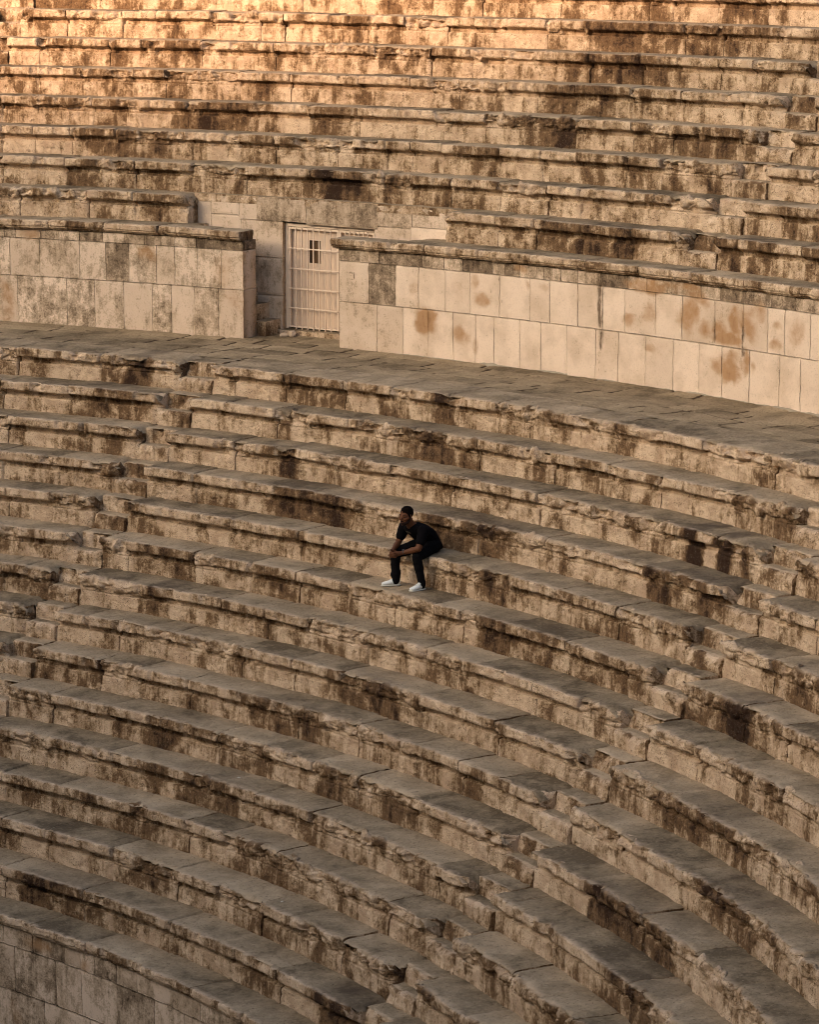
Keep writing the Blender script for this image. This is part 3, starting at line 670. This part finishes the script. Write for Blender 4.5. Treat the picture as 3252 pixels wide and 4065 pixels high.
recess_stair('steps hidden behind the end of the right podium wall, only their top landing visible', [(73.5, 73.9, .25), (73.9, 74.3, .55), (74.3, 74.7, .9), (74.7, 75.1, 1.25), (75.1, 75.4, 1.55), (75.4, 76.55, ZU0 - .006)])

# the gate: steel frame, two barred leaves, sheet metal behind
gm = R_((GA + GB) / 2); GR = 30.98
gx, gy = GR * math.sin(gm), GR * math.cos(gm)
gate = tag(empty('metal_gate', (gx, gy, GZ0), math.atan2(-math.sin(gm), math.cos(gm))), 'cream painted double gate of steel bars in the stone gateway', 'gate')
# local axes: +x along the wall towards larger angle, -y towards the theatre, z up
GW = R_(GB - GA) * GR; GH = GZ1 - GZ0
def boxes(name, L, mat, parent, bevel=.003):
    bm = bmesh.new()
    for x0, x1, y0, y1, z0, z1 in L:
        r = bmesh.ops.create_cube(bm, size=1.0)
        for v in r['verts']: v.co = Vector((x0 + (v.co.x + .5) * (x1 - x0), y0 + (v.co.y + .5) * (y1 - y0), z0 + (v.co.z + .5) * (z1 - z0)))
    if bevel: bmesh.ops.bevel(bm, geom=bm.edges[:], offset=bevel, segments=1, affect='EDGES', clamp_overlap=True)
    me = bpy.data.meshes.new(name); bm.to_mesh(me); bm.free()
    me.materials.append(M[mat]); o = bpy.data.objects.new(name, me); COL.objects.link(o)
    if parent: o.parent = parent
    return o
hw = GW / 2
boxes('frame', [(-hw, -hw + .055, -.03, .05, 0, GH), (hw - .055, hw, -.03, .05, 0, GH), (-hw + .055, hw - .055, -.031, .05, GH - .055, GH)], 'paint', gate)
xs = -hw + .585 * GW
def leaf(x0, x1, nb, win):
    lf = boxes('gate_leaf', [(x0, x0 + .035, -.028, .012, .02, GH - .062), (x1 - .035, x1, -.028, .012, .02, GH - .062), (x0 + .035, x1 - .035, -.027, .012, GH - .097, GH - .062), (x0 + .035, x1 - .035, -.027, .012, .02, .045)], 'paint', gate)
    sp = (x1 - x0 - .07) / (nb + 1)
    for k in range(nb):
        xc = x0 + .035 + sp * (k + 1)
        boxes('bar', [(xc - .010, xc + .010, -.040, -.020, -.005, GH - .064)], 'paint', lf)
    for z in (.335, .645, .96, 1.28):
        boxes('rail', [(x0 + .01, x1 - .01, -.052, -.041, z - .010, z + .010)], 'paint', lf, .002)
    if win:
        wx0, wx1, wz0, wz1 = x0 + .035 + sp * 2.9, x0 + .035 + sp * 4.85, 1.055, 1.415
        boxes('sheet', [(x0 + .01, wx0, .040, .048, .02, GH - .07), (wx1, x1 - .01, .040, .048, .02, GH - .07), (wx0, wx1, .040, .048, .02, wz0), (wx0, wx1, .040, .048, wz1, GH - .07)], 'sheet', lf, 0)
        boxes('window_opening', [(wx0 - .01, wx1 + .01, .075, .085, wz0 - .01, wz1 + .01)], 'gap', lf, 0)
    else:
        boxes('sheet', [(x0 + .01, x1 - .01, .040, .048, .02, GH - .07)], 'sheet', lf, 0)
leaf(-hw + .058, xs - .004, 7, True)
leaf(xs + .004, hw - .058, 6, False)
boxes('back_plate', [(-hw - .05, hw + .05, .15, .17, -.05, GH + .1)], 'gap', gate, 0)

# ------------------------------------------------------------------ paved walkway
def walkway():
    a0, a1 = 49.0, 101.0
    rin, rout = R0 + .70, 31.12
    th = np.linspace(R_(a0), R_(a1), 1180); r = np.linspace(rout, rin, 116)
    T, Q = np.meshgrid(th, r, indexing='ij'); s = T * 29.0
    B = np.stack([s, Q, 0 * s], -1)
    wob = fbm(B, 2.2, 3, .5, 12) * .03 + fbm(B, 9, 2, .5, 15) * .010
    rings = [27.9, 28.55, 28.98, 29.38, 29.77, 30.16, 30.7, 31.3]
    d = np.full_like(s, 9.0); blk = np.zeros_like(s)
    rg = np.random.default_rng(5)
    for k, (p, q) in enumerate(zip(rings[:-1], rings[1:])):
        x = 29 * R_(a0); J = [x]
        while x < 29 * R_(a1): x += rg.uniform(.42, 1.15); J.append(x)
        J = np.array(J); inr = (Q + wob >= p) & (Q + wob < q)
        sh = s + wob * 1.2 + (Q - 29) * rg.uniform(-.15, .15)
        i = np.clip(np.searchsorted(J, sh) - 1, 0, len(J) - 2)
        dj = np.minimum(np.abs(sh - J[i]), np.abs(sh - J[i + 1]))
        dr_ = np.minimum(np.abs(Q + wob - p), np.abs(q - Q - wob))
        dd = np.minimum(dj, dr_ + (.02 if k else .05))
        d = np.where(inr, np.minimum(d, dd), d)
        tone = rg.uniform(-1, 1, len(J) + 1)
        blk = np.where(inr, tone[i], blk)
    pres = sstep(-.05, .35, fbm(B, 1.5, 3, .55, 18) + .22)
    jm = sstep(.050, .014, d) * pres
    z = -.004 - .016 * jm + .007 * fbm(B, 1.4, 3, .5, 19) + .003 * fbm(B, 14, 3, .55, 20) + .004 * blk * (1 - jm)
    z = z + .02 * sstep(29.4, 30.4, Q)
    V = pol(Q, T, z).reshape(-1, 3)
    o = mesh_obj('walkway', V, grid_faces(len(th), len(r)), M['pave'], None, dict(joint=jm.ravel(), blk=blk.ravel()))
    tag(o, kind='structure')
walkway()

# terrain under the seats and the floor of the orchestra
def terrain():
    prof = [(18.0, -8.7), (20.9, -8.6), (20.95, -6.75)]
    prof += [(R0 - k * TR + .30, -(k + 1) * H - .09) for k in range(13, -1, -1)]
    prof += [(28.3, -.12), (31.25, -.12), (31.3, 1.9)] + [(RU0 + k * TU + .30, ZU0 + (k - 1) * HU - .06) for k in range(3, 10)] + [(35.2, 5.2), (60, 9)]
    th = np.linspace(R_(40), R_(135), 160)
    V = np.concatenate([pol(np.full_like(th, r), th, np.full_like(th, z)) for r, z in prof]); n = len(th)
    F = [[k * n + i, k * n + i + 1, (k + 1) * n + i + 1, (k + 1) * n + i] for k in range(len(prof) - 1) for i in range(n - 1)]
    tag(mesh_obj('hillside', V, F, M['earth'], None, smooth=False), kind='structure')
    g = np.array([(-600, -600, -8.65), (600, -600, -8.65), (600, 600, -8.65), (-600, 600, -8.65)], float)
    tag(mesh_obj('ground', g, [[0, 1, 2, 3]], simple('orchestra_paving', (.30, .23, .16), .95, .1, .3, .6), None, smooth=False), kind='structure')
terrain()

# unseen stage building across the orchestra, added and sized to shade the lowest rows
def stage_blocker():
    L = [(-9.5, -7.0, -30, 34, -8.65, STAGE_BLOCKER_TOP - .9), (-9.7, -6.7, -30.2, 34.2, STAGE_BLOCKER_TOP - .9, STAGE_BLOCKER_TOP - .55), (-9.4, -7.1, -29.9, 33.9, STAGE_BLOCKER_TOP - .55, STAGE_BLOCKER_TOP)]
    for y in range(-27, 34, 6): L.append((-7.0, -6.55, y, y + .8, -8.65, STAGE_BLOCKER_TOP - .9))
    for y in (-12, 2, 16): L.append((-7.0, -6.85, y - 1.6, y + 1.6, -8.65, -4.6))
    o = boxes('stage_blocker', L, 'mortar', None, 0); tag(o, kind='structure')
STAGE_BLOCKER_TOP = 13.5
stage_blocker()

# ------------------------------------------------------------------ dry weeds and dust tufts in the joints
def weeds():
    rg = np.random.default_rng(77); V = []; F = []
    def tuft(P, n, size):
        for _ in range(n):
            a = rg.uniform(0, 6.28); l = size * rg.uniform(.4, 1.1); w_ = size * .09
            d = np.array((math.cos(a), math.sin(a), 0)) * rg.uniform(.2, 1.0); o = np.array(P) + np.array((rg.normal(0, size * .4), rg.normal(0, size * .4), -.006))
            t = np.array((-math.sin(a), math.cos(a), 0)) * w_; tip = o + d * l + np.array((0, 0, l * rg.uniform(.3, .8)))
            k = len(V); V.extend([o - t, o + t, (o + tip) / 2 + t * .6 + np.array((0, 0, .004)), tip, (o + tip) / 2 - t * .6 + np.array((0, 0, .004))])
            F.extend([[k, k + 1, k + 2, k + 4], [k + 4, k + 2, k + 3]])
    for r, (p, q) in VIS.items():
        if r in ('L14', 'U8'): continue
        R, z0 = row_rz(r)
        up = (TR if r[0] == 'L' else TU) + OV
        if r in ('L0', 'U1'): continue
        for _ in range(5 if r[0] == 'L' else 2):
            dg = rg.uniform(p, q); tuft(pol(R + up - rg.uniform(.02, .05), R_(dg), z0), int(rg.integers(6, 16)), rg.uniform(.012, .030))
    for _ in range(46):
        dg = rg.uniform(60, 97); tuft(pol(rg.choice([RW - .03, 28.62, 29.18, 29.66]) + rg.normal(0, .02), R_(dg), .012 if True else 0), int(rg.integers(5, 14)), rg.uniform(.012, .028))
    tag(mesh_obj('weeds', np.array(V), F, M['weed'], None, smooth=False), 'dry brown weed tufts growing in the joints of the old stones', 'weeds', kind='stuff')
weeds()

# ------------------------------------------------------------------ small loose things
def pebble(name, loc, size, mat, label, cat, group=None, seed=0, flat=.6):
    bm = bmesh.new(); bmesh.ops.create_icosphere(bm, subdivisions=3, radius=1)
    C = np.array([v.co[:] for v in bm.verts]); k = 1 + .30 * fbm(C, 1.1, 2, .5, seed)
    C = np.sign(C) * np.abs(C) ** .72 * k[:, None]
    for v, c in zip(bm.verts, C): v.co = Vector((c[0] * size[0], c[1] * size[1], c[2] * size[2]))
    me = bpy.data.meshes.new(name); bm.to_mesh(me); bm.free(); me.materials.append(M[mat])
    o = bpy.data.objects.new(name, me); COL.objects.link(o); o.location = loc; o.rotation_euler = (0, 0, seed * 1.3)
    return tag(o, label, cat, group)
def at(r, deg, z): return (r * math.sin(R_(deg)), r * math.cos(R_(deg)), z)
pebble('stone_chip', at(30.72, 70.66, .045), (.085, .055, .05), 'stone', 'larger pale stone chip lying on the walkway before the gate', 'stone', 'loose stone chips before the gate', 1)
pebble('stone_chip', at(30.66, 70.42, .03), (.07, .035, .025), 'stone', 'flatter pale stone chip just left of the larger one before the gate', 'stone', 'loose stone chips before the gate', 2)
pebble('litter_scrap', at(22.72, 84.15, -4.395), (.022, .012, .008), 'scrap', 'tiny white scrap on a lower seat row, left of bottom centre', 'litter', 'white scraps on the seat rows', 4)
pebble('litter_scrap', at(21.62, 90.2, -5.275), (.024, .010, .007), 'scrap', 'tiny white scrap on the second lowest seat row near its broken end', 'litter', 'white scraps on the seat rows', 5)

# ------------------------------------------------------------------ the man sitting on the fifth row
# local frame: x forward (towards the orchestra), y to HIS LEFT, z up, origin on the lip of his seat
def ell(c, r, n=2):
    bm = bmesh.new(); bmesh.ops.create_icosphere(bm, subdivisions=n, radius=1)
    P = [(c[0] + v.co.x * r[0], c[1] + v.co.y * r[1], c[2] + v.co.z * r[2]) for v in bm.verts]; bm.free(); return P
def rr(r): return (r, r, r) if isinstance(r, (int, float)) else r
class Clay:
    """lumps fused into one continuous skin"""
    def __init__(s): s.bm = bmesh.new()
    def hull(s, *cr):
        P = []
        for c, r in cr: P += ell(c, rr(r))
        vs = [s.bm.verts.new(p) for p in P]
        g = bmesh.ops.convex_hull(s.bm, input=vs)
        bad = [v for v in vs if v.is_valid and not v.link_faces]
        if bad: bmesh.ops.delete(s.bm, geom=bad, context='VERTS')
    def chain(s, *cr):
        for a, b in zip(cr[:-1], cr[1:]): s.hull(a, b)
    def done(s, name, mat, parent=None, voxel=.005, smooth=4, fac=.5, warp=None):
        me = bpy.data.meshes.new(name + '_src'); s.bm.to_mesh(me); s.bm.free()
        o = bpy.data.objects.new(name + '_src', me); COL.objects.link(o)
        m = o.modifiers.new('r', 'REMESH'); m.mode = 'VOXEL'; m.voxel_size = voxel; m.use_smooth_shade = True
        if smooth:
            k = o.modifiers.new('s', 'SMOOTH'); k.factor = fac; k.iterations = smooth
        dg = bpy.context.evaluated_depsgraph_get(); dg.update()
        m2 = bpy.data.meshes.new_from_object(o.evaluated_get(dg))
        bpy.data.objects.remove(o); bpy.data.meshes.remove(me)
        if warp is not None:
            C = np.empty(len(m2.vertices) * 3); m2.vertices.foreach_get('co', C); C = warp(C.reshape(-1, 3)); m2.vertices.foreach_set('co', C.ravel())
        m2.materials.clear(); m2.materials.append(M[mat])
        m2.polygons.foreach_set('use_smooth', np.ones(len(m2.polygons), dtype=bool)); m2.update(); m2.name = name
        r = bpy.data.objects.new(name, m2); COL.objects.link(r)
        if parent: r.parent = parent
        return r

TM = R_(85.0); SEAT_R = 25.469446
Fw = np.array([-math.sin(TM), -math.cos(TM), 0])
seat_o = (SEAT_R * math.sin(TM), SEAT_R * math.cos(TM), -1.757)
HC = np.array([.135, 0.0, .525]); hp = R_(-7); hy = R_(6)      # head centre, nodding a little
hf = np.array([math.cos(hp) * math.cos(hy), math.cos(hp) * math.sin(hy), math.sin(hp)])
hl = np.array([-math.sin(hy), math.cos(hy), 0]); hu = np.cross(hf, hl)
def hd(f_, l_, u_): return tuple(HC + hf * f_ + hl * l_ + hu * u_)

shL, elL, wrL = (.0, .195, .335), (.150, .265, .125), (.255, .065, .055)
shR, elR, wrR = (-.01, -.195, .330), (.065, -.235, .120), (.285, -.085, .085)
b = Clay()
# head
b.hull((hd(-.018, 0, .036), (.094, .076, .086)), (hd(.02, 0, .0), (.070, .066, .075)))
b.hull((hd(.02, 0, -.02), (.066, .062, .06)), (hd(.042, 0, -.072), (.046, .046, .036)), (hd(.066, 0, -.094), (.024, .028, .020)))
for sg in (-1, 1):
    b.hull((hd(.068, sg * .024, .026), .018), (hd(.060, sg * .045, .022), .016))            # brow ridge
    b.hull((hd(.062, sg * .040, -.020), .024), (hd(.030, sg * .060, -.012), .020))           # cheek bone
    b.hull((hd(-.012, sg * .076, .012), (.018, .008, .018)), (hd(-.008, sg * .075, -.022), (.011, .008, .012)))   # ear
b.chain((hd(.080, 0, .018), .010), (hd(.104, 0, -.018), .012), (hd(.098, 0, -.030), .014))   # nose
b.hull((hd(.094, .012, -.031), .009), (hd(.094, -.012, -.031), .009))
b.hull((hd(.080, .016, -.056), .010), (hd(.080, -.016, -.056), .010))                        # mouth
b.chain((hd(-.025, 0, -.03), .058), ((.055, 0, .40), .060), ((.0, 0, .355), .075))           # neck
# trunk under the shirt
b.chain(((-.30, 0, .115), (.11, .15, .09)), ((-.235, 0, .22), (.10, .135, .10)), ((-.11, 0, .285), (.105, .15, .10)), ((-.01, 0, .335), (.07, .16, .07)))
for s_, e_, w_ in ((shL, elL, wrL), (shR, elR, wrR)):
    mid = tuple(.62 * np.array(e_) + .38 * np.array(w_))
    b.chain((s_, .060), (tuple(.5 * np.array(s_) + .5 * np.array(e_)), .049), (e_, .043), (mid, .043), (tuple(.25 * np.array(e_) + .75 * np.array(w_)), .033), (w_, (.027, .027, .027)))
# hands folded together: palms, five fingers each
PL, PR = np.array((.335, .022, .040)), np.array((.350, -.030, .052))
b.hull((wrL, .025), (tuple(PL + (-.01, .012, .012)), (.022, .016, .030)), (tuple(PL + (.03, 0, -.002)), (.018, .014, .038)))
b.hull((wrR, .025), (tuple(PR + (-.012, -.012, .012)), (.022, .016, .030)), (tuple(PR + (.026, 0, -.004)), (.018, .014, .036)))
for k in range(4):
    dz = .032 - .020 * k; q = (0, .006, .004, -.006)[k]
    b.chain((tuple(PL + (.038, -.002, dz)), .0098), (tuple(PL + (.064 + q, -.022, dz - .004)), .0092), (tuple(PL + (.060 + q, -.054, dz - .010)), .0086), (tuple(PL + (.036 + q, -.072, dz - .014)), .0080))
    dz = .024 - .020 * k
    b.chain((tuple(PR + (.032, .002, dz)), .0096), (tuple(PR + (.050 + q, .030, dz - .002)), .0090), (tuple(PR + (.034 + q, .062, dz - .008)), .0085), (tuple(PR + (.010 + q, .076, dz - .012)), .0080))
b.chain((tuple(PL + (-.012, .000, .034)), .013), (tuple(PL + (.020, -.016, .054)), .0115), (tuple(PL + (.046, -.030, .050)), .0100))
b.chain((tuple(PR + (-.008, -.002, .034)), .013), (tuple(PR + (.026, .010, .052)), .0115), (tuple(PR + (.050, .026, .052)), .0100))
# legs inside the jeans, down to the ankles
kneeL, ankL, kneeR, ankR = (.135, .215, .010), (.085, .258, -.345), (.175, -.170, .005), (.165, -.168, -.335)
b.chain(((-.29, .10, .10), .085), (kneeL, .052), (ankL, .034), ((.088, .258, -.395), .036))
b.chain(((-.29, -.10, .10), .085), (kneeR, .052), (ankR, .034), ((.165, -.168, -.395), .036))
man = b.done('person', 'skin', None, .0042, 3, .5)
man.location = seat_o; man.rotation_euler = (0, 0, math.atan2(Fw[1], Fw[0]))
tag(man, 'man in black t-shirt and jeans with white sneakers, sitting hunched with clasped hands', 'person')

c = Clay(); c.hull((hd(-.028, 0, .052), (.097, .083, .085)), (hd(-.048, 0, .020), (.060, .079, .054)))
for sg in (-1, 1): c.chain((hd(.012, sg * .066, .040), .016), (hd(.006, sg * .072, .004), .010))
c.done('hair', 'hair', man, .004, 2)
c = Clay()
c.hull((hd(.046, 0, -.076), (.048, .050, .034)), (hd(.068, 0, -.096), (.026, .032, .020)))
for sg in (-1, 1): c.chain((hd(.046, sg * .046, -.074), .020), (hd(.016, sg * .062, -.050), .017), (hd(-.002, sg * .070, -.008), .011))
c.hull((hd(.086, .018, -.048), .007), (hd(.089, 0, -.046), .0075)); c.hull((hd(.086, -.018, -.048), .007), (hd(.089, 0, -.046), .0075))
c.done('beard', 'beard', man, .0034, 2)
for sg in (-1, 1):
    c = Clay(); c.hull((hd(.079, sg * .018, .037), .006), (hd(.068, sg * .048, .040), .005)); c.done('eyebrow', 'hair', man, .003, 1)
    c = Clay(); c.hull((hd(.0745, sg * .031, .007), (.010, .014, .008)), (hd(.0740, sg * .033, .007), (.010, .014, .008))); c.done('eye', 'beard', man, .003, 1)
c = Clay(); c.hull((hd(.0905, .014, -.060), (.005, .008, .005)), (hd(.0905, -.014, -.060), (.005, .008, .005))); c.done('lips', 'lip', man, .003, 1)

def folds(k, sc, ax=(1, 1, 1)):
    def f(C):
        n = fbm(C * np.array(ax), sc, 2, .5, 51); d = C - C.mean(0); d /= np.linalg.norm(d, axis=1)[:, None] + 1e-6
        return C + d * (n * k)[:, None]
    return f
c = Clay()
c.chain(((-.305, 0, .105), (.135, .172, .100)), ((-.245, 0, .215), (.125, .160, .122)), ((-.115, 0, .285), (.130, .178, .122)), ((-.01, 0, .338), (.088, .208, .080)), ((.028, 0, .375), (.070, .085, .040)))
c.hull(((-.40, 0, .06), (.05, .14, .06)), ((-.30, 0, .11), (.13, .172, .10)))
def lerp(a, b_, t): return tuple(np.array(a) * (1 - t) + np.array(b_) * t)
c.chain((shL, .080), (lerp(shL, elL, .45), .069), (lerp(shL, elL, .64), .068))
c.chain((shR, .080), (lerp(shR, elR, .40), .069), (lerp(shR, elR, .56), .066))
shirt = c.done('t_shirt', 'shirt', man, .006, 5, .5, folds(.007, 9))
c = Clay()
c.hull(((-.315, 0, .075), (.135, .175, .085)), ((-.25, 0, .10), (.12, .165, .09)))
c.chain(((-.28, .095, .092), .108), (lerp((-.28, .095, .092), kneeL, .55), .088), (kneeL, .069), (lerp(kneeL, ankL, .35), .066), (lerp(kneeL, ankL, .75), .055), (ankL, .053), ((.088, .258, -.372), .056))
c.chain(((-.28, -.095, .092), .108), (lerp((-.28, -.095, .092), kneeR, .55), .088), (kneeR, .069), (lerp(kneeR, ankR, .35), .066), (lerp(kneeR, ankR, .66), .060), (lerp(kneeR, ankR, .82), .071), (ankR, .060), ((.168, -.170, -.362), .058))
c.done('jeans', 'jeans', man, .0055, 4, .5, folds(.007, 13, (1, 1, 1.6)))

def shoe(hx, hy_, tx, ty):
    h = np.array((hx, hy_)); t = np.array((tx, ty)); d = (t - h) / np.linalg.norm(t - h); n = np.array((-d[1], d[0])); zf = -.443
    def p(f_, l_, u_): q = h + d * f_ + n * l_; return (q[0], q[1], zf + u_)
    c = Clay()
    c.hull((p(.040, 0, .060), (.040, .036, .036)), (p(.135, 0, .055), (.045, .040, .030)))
    c.hull((p(.135, 0, .055), (.048, .045, .034)), (p(.225, .002, .042), (.048, .044, .025)))
    c.hull((p(.045, 0, .098), (.044, .036, .018)), (p(.055, 0, .060), (.048, .037, .03)))
    c.hull((p(.095, 0, .100), (.022, .026, .016)), (p(.150, 0, .066), (.03, .032, .022)))
    up = c.done('sneaker', 'shoe', man, .0042, 3)
    c = Clay()
    c.hull((p(.042, 0, .018), (.049, .043, .017)), (p(.13, 0, .018), (.05, .047, .017)), (p(.228, .002, .019), (.053, .048, .017)))
    c.done('sole', 'sole', up, .0042, 1)
    for k in range(4):
        f0 = .118 + k * .022; c = Clay(); z = .108 - k * .0125
        c.hull((p(f0, -.017, z), .0032), (p(f0 + .005, .017, z), .0032)); c.done('lace', 'sole', up, .0022, 0)
    c = Clay(); c.hull((p(.045, 0, .112), (.034, .028, .006)), (p(.060, 0, .112), (.032, .026, .006))); c.done('collar', 'print', up, .004, 1)
shoe(.030, .262, .322, .262)
shoe(.100, -.142, .345, -.262)

# watch on his left wrist
ax = np.array(wrL) - np.array(elL); ax /= np.linalg.norm(ax); wc = np.array(wrL) - ax * .022
u1 = np.cross(ax, (0, 0, 1)); u1 /= np.linalg.norm(u1); u2 = np.cross(ax, u1)
c = Clay(); pts = [wc + .026 * (math.cos(a) * u1 + math.sin(a) * u2) for a in np.linspace(0, 2 * math.pi, 15)]
c.chain(*[(tuple(q), (.009, .009, .009)) for q in pts])
wt = c.done('wristwatch', 'watch', man, .003, 2)
c = Clay(); fc = wc - u2 * .034; c.hull((tuple(fc + ax * .010), .011), (tuple(fc - ax * .010), .011)); c.done('watch_case', 'watch', wt, .003, 2)

# faded lettering across the chest, laid on the shirt
def chest_print():
    from mathutils.bvhtree import BVHTree
    me = shirt.data; bv = BVHTree.FromPolygons([v.co[:] for v in me.vertices], [p.vertices[:] for p in me.polygons])
    G = [[(.00, 1.0), (-.7, 1.0), (-.9, .6), (-.3, .45), (-.1, .15), (-.7, -.1)], [(.35, .75), (.95, .8), (1.0, .5), (.75, -.2)], [(1.5, 1.0), (1.4, .5), (1.9, .2), (1.75, -.25)], [(1.95, .5), (2.2, -.3)]]
    c = Clay(); cx, cy, cz, k = 0.10, -.055, .235, .026
    nrm = Vector((.72, 0, -.69))
    for g in G:
        P = []
        for a, b_ in g:
            src = Vector((cx, cy + a * k, cz + b_ * k * .75)) + Vector((.12, 0, .05))
            h = bv.ray_cast(src, Vector((-1, 0, 0)), .6)
            if h[0] is not None: P.append(h[0])
        if len(P) > 1: c.chain(*[(tuple(q), .0034) for q in P])
    c.done('shirt_print', 'print', shirt, .0024, 0)
chest_print()

# ------------------------------------------------------------------ camera, sun, sky
cam = bpy.data.cameras.new('camera'); co = bpy.data.objects.new('camera', cam); COL.objects.link(co)
co.location = (0, -31.361070596, 6.788234997)
yaw, pitch = .64577764, -.18738612
f = Vector((math.sin(yaw) * math.cos(pitch), math.cos(yaw) * math.cos(pitch), math.sin(pitch)))
co.rotation_euler = f.to_track_quat('-Z', 'Y').to_euler()
cam.sensor_fit = 'VERTICAL'; cam.sensor_height = 36; cam.lens = 113.5723; cam.clip_end = 3000; cam.clip_start = .5
SC.camera = co

SUN_EL, SUN_AZ = 20.0, -84.0        # degrees; azimuth from +Y towards +X
sd = Vector((math.sin(R_(SUN_AZ)) * math.cos(R_(SUN_EL)), math.cos(R_(SUN_AZ)) * math.cos(R_(SUN_EL)), math.sin(R_(SUN_EL))))
sl = bpy.data.lights.new('sun', 'SUN'); so = bpy.data.objects.new('sun', sl); COL.objects.link(so)
so.rotation_euler = sd.to_track_quat('Z', 'Y').to_euler()
sl.energy = 4.3; sl.angle = R_(1.6); sl.color = (1, .59, .35)
w = bpy.data.worlds.new('World'); SC.world = w; w.use_nodes = True
nt = w.node_tree; nt.nodes.clear()
sk = nt.nodes.new('ShaderNodeTexSky'); sk.sky_type = 'NISHITA'; sk.sun_disc = False
sk.sun_elevation = R_(SUN_EL); sk.sun_rotation = R_(SUN_AZ); sk.dust_density = 6.0; sk.ozone_density = .3; sk.air_density = .8
bg = nt.nodes.new('ShaderNodeBackground'); bg.inputs[1].default_value = .15
ow = nt.nodes.new('ShaderNodeOutputWorld')
nt.links.new(sk.outputs[0], bg.inputs[0]); nt.links.new(bg.outputs[0], ow.inputs[0])

# unseen mound added to block the low sun from all but the upper rows
def sun_blocker_ridge():
    y = np.linspace(-420, 420, 220)
    crest = SUN_BLOCKER_TOP - .42 * (np.clip(y, -20, 60) - 28) + .3 * n1(y, 40, .08)
    crest = crest - .10 * np.maximum(0, np.abs(y) - 90)
    rows = [(-70, -.2), (-90, .25), (-108, .62), (-120, .88), (-130, 1.0), (-142, .9), (-170, .6), (-230, .2), (-300, -.1)]
    V = np.concatenate([np.stack([np.full_like(y, x) + 2 * n1(y, 42 + k, .06), y, -8.7 + (crest + 8.7) * h], -1) for k, (x, h) in enumerate(rows)])
    n = len(y); F = [[k * n + i, k * n + i + 1, (k + 1) * n + i + 1, (k + 1) * n + i] for k in range(len(rows) - 1) for i in range(n - 1)]
    tag(mesh_obj('sun_blocker_hill', V, F, simple('sun_blocker_earth', (.24, .19, .13), .95, .05, .4, .3), None), kind='structure')
SUN_BLOCKER_TOP = 64.1
sun_blocker_ridge()
SC.view_settings.view_transform = 'Standard'; SC.view_settings.look = 'None'
SC.view_settings.exposure = 1.08; SC.view_settings.gamma = 1.0
SC.cycles.max_bounces = 5; SC.cycles.diffuse_bounces = 3
SC.cycles.use_adaptive_sampling = True
SC.cycles.use_denoising = True
SC.cycles.filter_width = 1.0
SC.cycles.adaptive_threshold = .004
